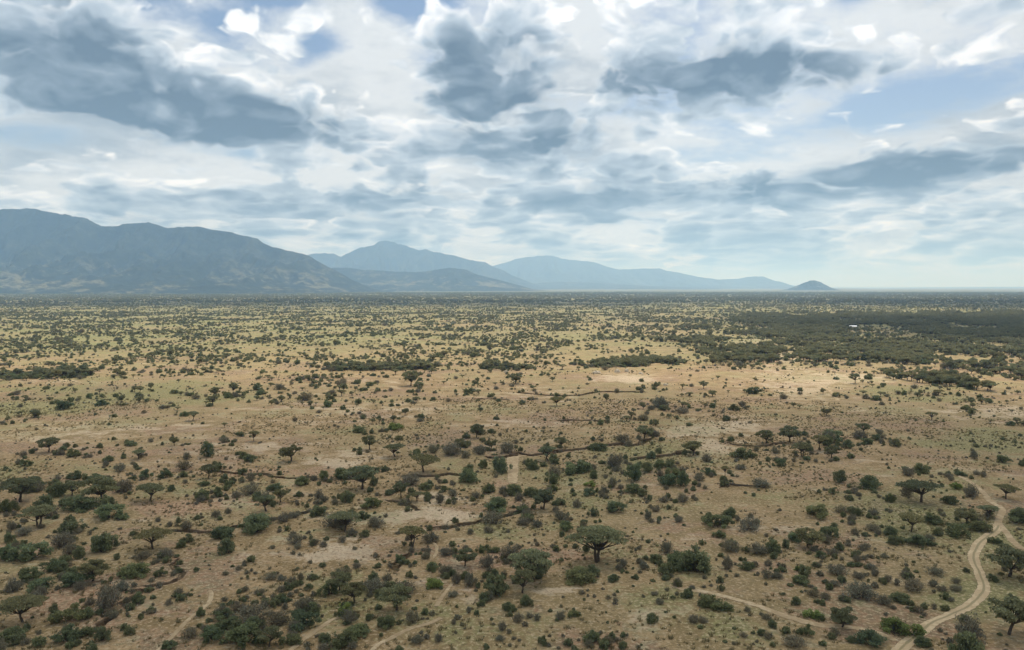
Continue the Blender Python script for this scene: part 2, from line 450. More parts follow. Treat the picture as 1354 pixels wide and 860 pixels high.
# ------------------------------------------------------------------ ground sheet to the horizon
def build_ground():
    fine = np.radians(np.arange(-37.5, 37.51, 0.135))
    coarse_r = np.radians(np.array([39, 42, 46, 52, 60, 75, 95, 120, 150, 180]))
    ang = np.concatenate([-coarse_r[::-1][1:], fine, coarse_r])
    rr = [30.0, 60.0, 85.0, 100.0]
    while rr[-1] < 900:
        rr.append(rr[-1] * 1.0032 + 0.02)
    while rr[-1] < 90000:
        rr.append(rr[-1] * (1.012 if rr[-1] < 7000 else 1.08))
    rr = np.array(rr)
    A, R = np.meshgrid(ang, rr)
    X = (R * np.sin(A)).ravel(); Y = (R * np.cos(A)).ravel()
    bz = base_z(X, Y)
    dep, near = gully_info(X, Y)
    Z = bz - dep
    nA, nR = len(ang), len(rr)
    verts = np.column_stack([X, Y, Z])
    i, j = np.meshgrid(np.arange(nR - 1), np.arange(nA), indexing='ij')
    j2 = (j + 1) % nA
    faces = np.stack([i * nA + j, (i + 1) * nA + j, (i + 1) * nA + j2, i * nA + j2], -1).reshape(-1, 4)[:, ::-1]
    # centre fan closed as quads with a repeated ring is avoided: a small disc of quads under the drone
    c = len(verts)
    verts = np.vstack([verts, [[0, 0, 0]]])
    me = bpy.data.meshes.new('ground')
    tri = [(c, (k + 1) % nA, k) for k in range(nA)]
    nq = len(faces)
    loops = np.concatenate([faces.ravel(), np.array(tri).ravel()]).astype(np.int32)
    starts = np.concatenate([np.arange(nq) * 4, nq * 4 + np.arange(nA) * 3]).astype(np.int32)
    me.vertices.add(len(verts)); me.vertices.foreach_set('co', verts.astype(np.float32).ravel())
    me.loops.add(len(loops)); me.loops.foreach_set('vertex_index', loops)
    me.polygons.add(len(starts)); me.polygons.foreach_set('loop_start', starts)
    me.polygons.foreach_set('use_smooth', np.ones(len(starts), bool))
    me.update(calc_edges=True)
    u, v = photo_of(X, Y)
    ok = (Y > 50)
    sand = np.where(ok, blob_mask(u, v, SAND), 0); green = np.where(ok, blob_mask(u, v, GREEN), 0); red = np.where(ok, blob_mask(u, v, REDS), 0)
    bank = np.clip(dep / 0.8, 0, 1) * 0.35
    floor_ = sstep(dep, 0.9, 1.4)
    for nm, val in (('sand', sand + 0.0 * floor_), ('green', green), ('red', red + 0.2 * near), ('bank', bank), ('veld', sstep(np.hypot(X, Y), 3500, 8000)), ('olive', np.where(ok, sstep(Y, 480, 1000) * (1 - .45 * np.exp(-((u - 760) / 260) ** 2 - ((v - 432) / 16) ** 2)) * (1 - .7 * np.exp(-((u - 1080) / 110) ** 2 - ((v - 500) / 25) ** 2)), 0))):
        set_attr(me, nm, np.concatenate([val, [0.0]]))
    global GROUND_MAT
    GROUND_MAT = ground_material()
    me.materials.append(GROUND_MAT)
    return link('ground', me, kind='structure', label='dry savanna plain of tan grass and reddish bare soil', category='ground')

GROUND = build_ground()

# ------------------------------------------------------------------ cut banks along the far side of the gullies
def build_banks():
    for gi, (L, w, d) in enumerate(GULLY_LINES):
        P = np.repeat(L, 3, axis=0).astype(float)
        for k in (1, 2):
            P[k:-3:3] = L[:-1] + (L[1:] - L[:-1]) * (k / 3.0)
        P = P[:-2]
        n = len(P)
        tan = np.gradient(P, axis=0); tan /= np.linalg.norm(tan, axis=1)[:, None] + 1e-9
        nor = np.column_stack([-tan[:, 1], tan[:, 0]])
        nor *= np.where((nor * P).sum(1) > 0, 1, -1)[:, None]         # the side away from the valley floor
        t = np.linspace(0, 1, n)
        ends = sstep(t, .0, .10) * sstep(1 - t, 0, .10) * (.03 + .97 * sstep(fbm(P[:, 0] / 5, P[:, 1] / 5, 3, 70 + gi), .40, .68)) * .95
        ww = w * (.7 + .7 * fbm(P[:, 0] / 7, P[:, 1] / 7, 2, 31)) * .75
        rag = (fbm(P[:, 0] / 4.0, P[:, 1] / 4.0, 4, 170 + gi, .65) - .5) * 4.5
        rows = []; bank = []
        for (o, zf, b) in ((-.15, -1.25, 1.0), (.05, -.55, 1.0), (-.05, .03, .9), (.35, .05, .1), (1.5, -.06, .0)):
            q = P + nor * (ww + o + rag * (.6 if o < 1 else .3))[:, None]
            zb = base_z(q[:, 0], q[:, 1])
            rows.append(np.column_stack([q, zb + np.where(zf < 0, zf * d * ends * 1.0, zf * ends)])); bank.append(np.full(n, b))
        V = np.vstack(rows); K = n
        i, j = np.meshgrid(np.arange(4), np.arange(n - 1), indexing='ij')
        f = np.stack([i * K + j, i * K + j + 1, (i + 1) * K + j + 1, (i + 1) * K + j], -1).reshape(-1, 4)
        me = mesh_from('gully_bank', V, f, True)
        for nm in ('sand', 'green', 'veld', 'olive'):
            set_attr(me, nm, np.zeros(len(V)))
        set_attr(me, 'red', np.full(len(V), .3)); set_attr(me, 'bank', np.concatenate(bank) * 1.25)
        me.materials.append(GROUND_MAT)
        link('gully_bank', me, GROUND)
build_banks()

# ------------------------------------------------------------------ tracks and footpaths (thin sheets following the ground)
def track_material(name, ruts):
    m, T, bs = new_mat(name)
    geo = T.node('ShaderNodeNewGeometry').outputs['Position']
    n = T.noise(geo, 1 / 1.3, 5, .7); n2 = T.noise(geo, 1 / 6.0, 4, .6)
    c = T.mix(T.step(n, .38, .62), (0.39, 0.285, 0.165), (0.55, 0.425, 0.27))
    c = T.mix(T.step(n2, .42, .60, 0, .6), c, (0.315, 0.225, 0.125))
    if ruts:
        c = T.mix(.3, c, (0.54, 0.415, 0.26))
        mid = T.step(T.math('ADD', T.attr('ridge'), T.math('MULTIPLY', T.math('SUBTRACT', n, .5), 1.3)), .45, .75, 0, .8)
        c = T.mix(mid, c, (0.235, 0.195, 0.105))
    T.put(bs.inputs['Base Color'], c)
    # ragged margin where the track meets the grass
    edge = T.math('ADD', T.attr('edge'), T.math('MULTIPLY', T.math('SUBTRACT', n, .5), 1.5))
    edge = T.math('ADD', edge, T.math('MULTIPLY', T.math('SUBTRACT', n2, .5), 1.6 if not ruts else 1.0))
    T.put(bs.inputs['Alpha'], T.step(edge, .22 if ruts else .22, .62 if ruts else .62, 0, 1.0 if ruts else .9))
    bump = T.node('ShaderNodeBump'); bump.inputs['Strength'].default_value = .5; bump.inputs['Distance'].default_value = .15
    T.put(bump.inputs['Height'], n); T.put(bs.inputs['Normal'], bump.outputs[0])
    return m

TRACK_LINES = []
def build_track(name, pts, width, mat, label, ruts=False, wob=.35, seed=1, fade=True):
    L = world_line(pts, .9, wob, seed)
    TRACK_LINES.append((L, width))
    tan = np.gradient(L, axis=0); tan /= np.linalg.norm(tan, axis=1)[:, None] + 1e-9
    nor = np.column_stack([-tan[:, 1], tan[:, 0]])
    K = 13 if ruts else 7
    s = np.linspace(-1, 1, K)
    ww = width * .5 * (0.85 + .4 * fbm(np.arange(len(L)) / 14.0, np.zeros(len(L)) + seed, 2, seed))
    P = L[:, None, :] + nor[:, None, :] * (s[None, :, None] * ww[:, None, None])
    x, y = P[..., 0].ravel(), P[..., 1].ravel()
    sag = np.zeros_like(x)
    S = np.tile(s, len(L))
    ridge = np.zeros_like(S)
    if ruts:
        rut = np.exp(-((np.abs(S) - .48) / .17) ** 2)
        sag = -.05 * rut
        ridge = np.exp(-(S / .24) ** 2)
    z = terrain_z(x, y) + .10 + sag - .05 * np.abs(S) ** 3
    n = len(L)
    i, j = np.meshgrid(np.arange(n - 1), np.arange(K - 1), indexing='ij')
    faces = np.stack([i * K + j, i * K + j + 1, (i + 1) * K + j + 1, (i + 1) * K + j], -1).reshape(-1, 4)[:, ::-1]
    me = mesh_from(name, np.column_stack([x, y, z]), faces, True)
    e = 1 - np.abs(S) ** 2
    if fade:
        t = np.repeat(np.linspace(0, 1, n), K)
        e = e * sstep(t, 0, .1) * sstep(1 - t, 0, .1)
    set_attr(me, 'edge', e * (1.5 if ruts else 1.45)); set_attr(me, 'ridge', ridge)
    me.materials.append(mat)
    return link(name, me, kind='structure', label=label, category='track' if ruts else 'path')

def build_tracks():
    def C(pts):
        return [(894 + a / 2.867, 560 + b / 2.867) for a, b in pts]
    m1 = track_material('track_dust', True); m2 = track_material('path_dust', False)
    build_track('dirt_track', [(1180, 872)] + C([(860, 850), (900, 815), (960, 765), (1040, 725), (1110, 690), (1150, 655), (1166, 615), (1150, 570), (1130, 530), (1128, 492), (1150, 455), (1185, 425), (1215, 400), (1222, 385)]),
                2.5, m1, 'two-rut dirt track winding between bushes', True, .25, 1, False)
    build_track('dirt_track', C([(1215, 395), (1224, 370), (1232, 325), (1190, 290), (1150, 245), (1110, 215), (1060, 190)]), 1.9, m2, 'faint far end of the wheel track fading on the plain', False, .6, 2)
    build_track('dirt_track', C([(1222, 372), (1245, 405), (1275, 445), (1319, 480)]), 1.8, m2, 'short spur of bare dust leaving the wheel track by the bushes', False, .5, 3)
    build_track('dirt_track', C([(-40, 625), (60, 640), (150, 655), (300, 695), (420, 735), (540, 765), (650, 775), (760, 795), (862, 842)]), 2.0, m2, 'pale worn track running down to join the wheel track', False, .4, 4)
    build_track('footpath', [(490, 866), (506, 853), (541, 834), (565, 828), (586, 820)], 1.2, m2, 'pale footpath below the grey thicket', False, .4, 5)
    build_track('footpath', [(375, 870), (391, 856), (419, 836), (443, 820), (462, 818)], 1.2, m2, 'pale footpath curving in front of the grey thicket', False, .4, 6)
    build_track('footpath', [(205, 862), (223, 846), (251, 818), (276, 797), (279, 780)], 1.1, m2, 'thin straight footpath through dry grass', False, .3, 7)
    build_track('footpath', [(576, 806), (580, 800), (593, 783), (600, 772)], 1.0, m2, 'short white footpath beside the grey thicket', False, .3, 8)
    build_track('footpath', [(572, 742), (578, 727), (571, 718), (566, 708)], .9, m2, 'short footpath near the lone grey tree', False, .3, 9)
    build_track('sandy_wash', [(680, 640), (679, 633), (677, 619), (679, 607), (690, 603), (706, 602)], 4.0, m2, 'pale sandy stream bed below the gully bank', False, .5, 10)
    build_track('footpath', [(129, 836), (131, 826), (139, 818)], 1.0, m2, 'short pale footpath at the foot of the gully', False, .3, 11)
    build_track('footpath', [(1080, 508), (1096, 515), (1104, 524), (1108, 532)], 2.4, m2, 'bent footpath on the pale sunlit clearing', False, .5, 12)
build_tracks()

# ------------------------------------------------------------------ mountains
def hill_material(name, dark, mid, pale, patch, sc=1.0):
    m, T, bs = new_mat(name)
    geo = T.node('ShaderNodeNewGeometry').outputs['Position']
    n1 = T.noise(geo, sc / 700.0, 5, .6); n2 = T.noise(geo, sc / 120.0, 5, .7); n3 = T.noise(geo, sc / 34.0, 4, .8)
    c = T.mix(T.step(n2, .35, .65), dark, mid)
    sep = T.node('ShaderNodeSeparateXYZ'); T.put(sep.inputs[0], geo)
    low = T.step(sep.outputs[2], 40.0, 420.0, 1.0, 0.0)      # sunlit patches painted pale, mostly low on the slopes
    lit_patch = T.step(T.math('ADD', n1, T.math('MULTIPLY', T.math('SUBTRACT', n2, .5), 1.1)), .50, .66, 0, 1)
    lit_patch = T.math('MULTIPLY', lit_patch, T.math('MULTIPLY_ADD', low, .75, .12))
    c = T.mix(T.math('MULTIPLY', lit_patch, patch), c, pale)
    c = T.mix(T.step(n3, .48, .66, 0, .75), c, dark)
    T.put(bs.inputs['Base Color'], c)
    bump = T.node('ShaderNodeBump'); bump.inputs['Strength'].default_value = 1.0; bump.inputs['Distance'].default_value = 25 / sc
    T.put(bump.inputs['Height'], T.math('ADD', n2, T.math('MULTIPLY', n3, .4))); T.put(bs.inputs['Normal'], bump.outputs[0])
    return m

def build_hill(name, sil, D, front, back, nx, ny, mat, label, category, seed, rough=.35, spur=500.0, skyline=.02):
    us = np.array([p[0] for p in sil], float); vs = np.array([p[1] for p in sil], float)
    xs = (us - U0) / F * D
    hs = np.maximum((VH - vs) / F * D + CAM_H * 0.6, 0)
    x = np.linspace(xs[0], xs[-1], nx); t = np.linspace(-1, 1, ny)
    X, T_ = np.meshgrid(x, t)
    Y = D + np.where(T_ < 0, T_ * front, T_ * back)
    wob = (fbm(X / spur, Y / spur, 3, seed + 40) - .5) * spur * .25 * np.abs(T_)
    R = np.interp(X + wob, xs, hs)
    R = R * (1 + skyline * 2 * (fbm(X / (spur * .12), Y / (spur * .12), 4, seed + 7, .6) - .5))
    a = np.abs(T_)
    p = (1 - a) ** 1.25 * (1 - .12 * np.sin(a * math.pi))
    # spurs and ravines running down the slope
    rd = 1 - np.abs(2 * fbm(X / spur + .6 * fbm(X / spur, Y / spur, 2, seed + 3), Y / (spur * 2.4), 5, seed, .55) - 1)
    carve = rough * (1 - rd ** 1.5) * np.sin(np.clip(a, 0, 1) ** .75 * math.pi) ** .8 * 1.6
    fine = (fbm(X / (spur * .22), Y / (spur * .30), 4, seed + 21, .6) - .5) * .20 * np.sin(np.clip(a, 0, 1) ** .6 * math.pi)
    H = R * p * (1 - np.clip(carve, 0, .8)) + R * fine
    H = np.maximum(H, 0) - 9.0 * a
    i, j = np.meshgrid(np.arange(ny - 1), np.arange(nx - 1), indexing='ij')
    faces = np.stack([i * nx + j, i * nx + j + 1, (i + 1) * nx + j + 1, (i + 1) * nx + j], -1).reshape(-1, 4)
    me = mesh_from(name, np.column_stack([X.ravel(), Y.ravel(), H.ravel() - 4.0]), faces, True)
    me.materials.append(mat)
    return link(name, me, kind='structure', label=label, category=category)

MAT_SLOPE = hill_material('wooded_slope', (0.010, 0.016, 0.011), (0.024, 0.032, 0.020), (0.24, 0.22, 0.14), .7)  # woods darkened further: cloud shade on the ridge is put into these tones
MAT_FAR = hill_material('far_slope', (0.020, 0.028, 0.020), (0.045, 0.050, 0.034), (0.16, 0.14, 0.10), .35, .5)
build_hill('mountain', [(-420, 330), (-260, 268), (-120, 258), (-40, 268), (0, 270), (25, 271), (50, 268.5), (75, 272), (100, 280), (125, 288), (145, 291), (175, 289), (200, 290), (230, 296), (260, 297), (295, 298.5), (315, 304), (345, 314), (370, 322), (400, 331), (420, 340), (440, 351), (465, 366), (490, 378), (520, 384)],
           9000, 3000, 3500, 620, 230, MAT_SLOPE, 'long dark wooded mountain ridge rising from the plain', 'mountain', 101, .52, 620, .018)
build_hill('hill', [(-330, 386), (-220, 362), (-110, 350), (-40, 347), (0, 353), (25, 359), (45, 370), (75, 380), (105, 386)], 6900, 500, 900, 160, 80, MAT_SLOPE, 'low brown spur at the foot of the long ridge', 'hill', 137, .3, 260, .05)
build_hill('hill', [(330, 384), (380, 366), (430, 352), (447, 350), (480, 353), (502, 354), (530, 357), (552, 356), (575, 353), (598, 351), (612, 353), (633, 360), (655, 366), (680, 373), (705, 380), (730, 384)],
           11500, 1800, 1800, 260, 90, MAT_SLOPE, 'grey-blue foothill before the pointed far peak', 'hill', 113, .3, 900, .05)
build_hill('mountain', [(330, 380), (380, 350), (405, 332), (418, 329), (432, 330), (450, 336), (466, 329), (480, 322), (497, 317), (515, 314), (530, 317), (545, 322), (562, 327), (580, 328), (600, 332), (620, 339), (640, 344), (660, 352), (680, 362), (705, 373), (730, 383)],
           17000, 2600, 4000, 260, 90, MAT_FAR, 'hazy blue mountain with a pointed peak', 'mountain', 119, .45, 1000, .03)
build_hill('mountain', [(600, 382), (630, 362), (655, 349), (672, 344), (690, 339), (708, 337), (725, 335), (745, 339), (770, 343), (790, 346), (802, 351), (818, 355), (845, 354), (870, 353), (890, 358), (912, 362), (930, 366), (950, 368), (975, 367), (990, 364), (1008, 364), (1022, 370), (1040, 376), (1060, 384)],
           24000, 4000, 5000, 300, 80, MAT_FAR, 'palest far mountain tapering to low knolls along the horizon', 'mountain', 127, .42, 1500, .03)
build_hill('hill', [(640, 384), (690, 374), (740, 370), (790, 372), (850, 376), (900, 378), (960, 381), (1000, 384)], 18500, 3000, 2000, 140, 50, MAT_FAR, 'low hazy foothill below the palest far mountain', 'hill', 131, .3, 1500, .05)
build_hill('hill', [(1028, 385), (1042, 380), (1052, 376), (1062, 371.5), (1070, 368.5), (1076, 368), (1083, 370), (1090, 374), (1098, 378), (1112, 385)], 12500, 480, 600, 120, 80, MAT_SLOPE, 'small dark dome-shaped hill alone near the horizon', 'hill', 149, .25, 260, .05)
build_hill('hill', [(1090, 385), (1140, 381), (1200, 379.5), (1260, 379), (1330, 378.5), (1420, 378), (1550, 376), (1700, 384)], 30000, 4000, 4000, 160, 40, MAT_FAR, 'faint low ridge lying along the hazy horizon', 'hill', 151, .3, 1800, .08)

# ------------------------------------------------------------------ haze
def build_haze():
    x, y, z0, z1 = 92000.0, 92000.0, -15.5, 1150.0
    v = [(sx * x, sy * y, zz) for zz in (z0, z1) for sy in (-1, 1) for sx in (-1, 1)]
    f = [(0, 2, 3, 1), (4, 5, 7, 6), (0, 1, 5, 4), (2, 6, 7, 3), (0, 4, 6, 2), (1, 3, 7, 5)]
    me = mesh_from('haze', v, f)
    m = bpy.data.materials.new('haze_air'); m.use_nodes = True
    nt = m.node_tree; nt.nodes.clear()
    out = nt.nodes.new('ShaderNodeOutputMaterial'); pv = nt.nodes.new('ShaderNodeVolumePrincipled')
    pv.inputs['Color'].default_value = HAZE_COLOR
    pv.inputs['Density'].default_value = HAZE_DENSITY
    pv.inputs['Absorption Color'].default_value = (0.72, 0.72, 0.72, 1.0)      # mostly scattering, blue most; a little dust takes the red
    pv.inputs['Anisotropy'].default_value = 0.25
    pv.inputs['Density Attribute'].default_value = ''
    pv.inputs['Temperature Attribute'].default_value = ''
    pv.inputs['Color Attribute'].default_value = ''
    nt.links.new(pv.outputs[0], out.inputs['Volume'])
    me.materials.append(m)
    link('haze', me, kind='stuff', label='thin bluish haze over the plain and mountains', category='haze')
HAZE_COLOR = (0.38, 0.64, 1.0, 1.0)
HAZE_DENSITY = 7.0e-5
build_haze()

# ------------------------------------------------------------------ clouds overhead: the part of the deck whose shade lies on the plain
def build_clouds():
    base, shift = 3300.0, 3300.0 / math.tan(SUN_EL)
    ox, oy = shift * math.sin(SUN_AZ), shift * math.cos(SUN_AZ)
    # (centre x, centre y of its shade on the plain, half lengths, thickness, tilt)
    cl = CLOUDS
    mat = bpy.data.materials.new('cloud_vapour'); mat.use_nodes = True
    nt = mat.node_tree; nt.nodes.clear()
    out = nt.nodes.new('ShaderNodeOutputMaterial'); pv = nt.nodes.new('ShaderNodeVolumePrincipled')
    pv.inputs['Color'].default_value = (1, 1, 1, 1); pv.inputs['Density'].default_value = 0.012; pv.inputs['Anisotropy'].default_value = .6
    for a in ('Density Attribute', 'Temperature Attribute', 'Color Attribute'):
        pv.inputs[a].default_value = ''
    nt.links.new(pv.outputs[0], out.inputs['Volume'])
    V = []; Fc = []; off = 0
    for k, (cx, cy_, rx, ry, th, rot) in enumerate(cl):
        n = 72
        g = np.linspace(-1.45, 1.45, n)
        GX, GY = np.meshgrid(g, g)
        r = np.hypot(GX, GY)
        m = 1 - r + (fbm(GX * 2.2 + 9 * k, GY * 2.2, 5, 60 + k, .55) - .5) * 1.1
        m = np.where(r > 1.38, -1, m)
        top = th * np.sqrt(np.clip(m, 0, 1)) * (.6 + .8 * fbm(GX * 6, GY * 6, 4, 90 + k))
        bot = -.12 * th * np.sqrt(np.clip(m, 0, 1))
        c, s = math.cos(rot), math.sin(rot)
        X = cx + ox + c * GX * rx - s * GY * ry; Y = cy_ + oy + s * GX * rx + c * GY * ry
        inside = m > 0
        idx = -np.ones((n, n), int); vv = []
        # sheet vertices: top for every node of a used cell, bottom likewise, joined along the rim
        cell = inside[:-1, :-1] | inside[1:, :-1] | inside[:-1, 1:] | inside[1:, 1:]
        T_, B_ = np.arange(n * n).reshape(n, n), n * n + np.arange(n * n).reshape(n, n)
        rim = ~inside
        B_ = np.where(rim, T_, B_)
        verts = np.vstack([np.column_stack([X.ravel(), Y.ravel(), (base + np.where(inside, top + 1, 0)).ravel()]),
                           np.column_stack([X.ravel(), Y.ravel(), (base + np.where(inside, bot - 1, 0)).ravel()])])
        ii, jj = np.nonzero(cell)
        ft = np.stack([T_[ii, jj], T_[ii, jj + 1], T_[ii + 1, jj + 1], T_[ii + 1, jj]], -1)
        fb = np.stack([B_[ii, jj], B_[ii + 1, jj], B_[ii + 1, jj + 1], B_[ii, jj + 1]], -1)
        V.append(verts); Fc.append(np.vstack([ft, fb]) + off); off += len(verts)
    V = np.vstack(V); Fc = np.vstack(Fc)
    used = np.unique(Fc); remap = -np.ones(len(V), int); remap[used] = np.arange(len(used))
    me = mesh_from('clouds', V[used], remap[Fc], True)
    me.materials.append(mat)
    link('clouds', me, kind='stuff', label='broken cumulus clouds overhead shading the plain', category='clouds')
CLOUDS = [(-60, 110, 950, 390, 140, 0.05), (-520, 420, 420, 130, 60, 0.1), (1080, 1150, 820, 400, 260, -0.1), (-700, 3000, 1700, 700, 200, 0.1), (2100, 3000, 1400, 900, 200, -0.1)]
build_clouds()

# ------------------------------------------------------------------ plant materials
def leaf_material(name, dark, light, trans=.3):
    m, T, bs = new_mat(name)
    oi = T.node('ShaderNodeObjectInfo')
    tone = T.attr('tone')
    c = T.mix(tone, dark, light)
    r = oi.outputs['Random']
    c = T.mix(T.math('MULTIPLY', r, .45), c, T.mix(T.step(T.noise(oi.outputs['Location'], .37, 1), .35, .65), (0.270, 0.240, 0.125), (0.150, 0.170, 0.110)))
    c = T.mix(1.0, c, oi.outputs['Color'], 'MULTIPLY')
    T.put(bs.inputs['Base Color'], c)
    tr = T.node('ShaderNodeBsdfTranslucent'); T.put(tr.inputs[0], c)
    mx = T.node('ShaderNodeMixShader'); mx.inputs[0].default_value = trans
    T.put(mx.inputs[1], bs.outputs[0]); T.put(mx.inputs[2], tr.outputs[0])
    T.put(m.node_tree.nodes['Material Output'].inputs[0], mx.outputs[0])
    return m

def bark_material(name, a, b):
    m, T, bs = new_mat(name)
    n = T.noise(T.node('ShaderNodeTexCoord').outputs['Object'], 9.0, 4, .7)
    T.put(bs.inputs['Base Color'], T.mix(T.step(n, .3, .7), a, b))
    return m

M_ACACIA = leaf_material('acacia_leaf', (0.165, 0.165, 0.086), (0.305, 0.295, 0.158), .45)
M_BUSH = leaf_material('bush_leaf', (0.135, 0.152, 0.075), (0.262, 0.280, 0.142), .45)
M_GREY = leaf_material('thorn_leaf', (0.165, 0.148, 0.100), (0.260, 0.235, 0.165), .25)
M_GRASS = leaf_material('grass_blade', (0.13, 0.105, 0.05), (0.30, 0.24, 0.12), .2)
M_BARK = bark_material('acacia_bark', (0.050, 0.039, 0.030), (0.110, 0.088, 0.066))
M_TWIG = bark_material('thorn_twig', (0.110, 0.088, 0.068), (0.21, 0.175, 0.14))

# ------------------------------------------------------------------ plant geometry (unit radius 1, unit height 1)
class Geo:
    def __init__(self):
        self.v = []; self.f = []; self.t = []; self.n = 0
    def leaves(self, P, size, R, tone, flat=0.0, aspect=1.35):
        """quads at points P, tilted at random; flat leans them towards level"""
        n = len(P)
        nor = R.normal(size=(n, 3)); nor[:, 2] = np.abs(nor[:, 2]) + flat
        nor /= np.linalg.norm(nor, axis=1)[:, None]
        a = np.cross(nor, R.normal(size=(n, 3))); a /= np.linalg.norm(a, axis=1)[:, None] + 1e-9
        b = np.cross(nor, a)
        s = size * R.uniform(.55, 1.35, n)[:, None]
        a = a * s * aspect; b = b * s
        q = np.stack([P - a, P + .25 * a - b, P + a, P + .15 * a + b], 1)      # leaf-spray kite
        self.v.append(q.reshape(-1, 3)); self.f.append(np.arange(4 * n).reshape(n, 4) + self.n); self.n += 4 * n
        self.t.append(np.repeat(np.clip(tone, 0, 1), 4))
    def tube(self, p0, p1, r0, r1, k=5):
        p0 = np.asarray(p0, float); p1 = np.asarray(p1, float)
        d = p1 - p0; L = np.linalg.norm(d) + 1e-9; d = d / L
        a = np.cross(d, [0.3, .9, .1]); a /= np.linalg.norm(a); b = np.cross(d, a)
        th = np.arange(k) / k * 2 * math.pi
        ring = np.cos(th)[:, None] * a + np.sin(th)[:, None] * b
        self.v.append(np.vstack([p0 + ring * r0, p1 + ring * r1]))
        i = np.arange(k); j = (i + 1) % k
        self.f.append(np.stack([i, j, j + k, i + k], -1) + self.n); self.n += 2 * k
        self.t.append(np.full(2 * k, .5))
    def limb(self, pts, radii, k=5):
        for i in range(len(pts) - 1):
            self.tube(pts[i], pts[i + 1], radii[i], radii[i + 1], k)
    def mesh(self, name, mat):
        me = mesh_from(name, np.vstack(self.v), np.vstack(self.f))
        set_attr(me, 'tone', np.concatenate(self.t))
        me.materials.append(mat)
        return me

def bend(p0, p1, R, amt, n=3):
    p0 = np.asarray(p0, float); p1 = np.asarray(p1, float)
    out = [p0]
    for i in range(1, n):
        t = i / n
        out.append(p0 + (p1 - p0) * t + R.normal(size=3) * amt * math.sin(t * math.pi))
    out.append(p1)
    return out

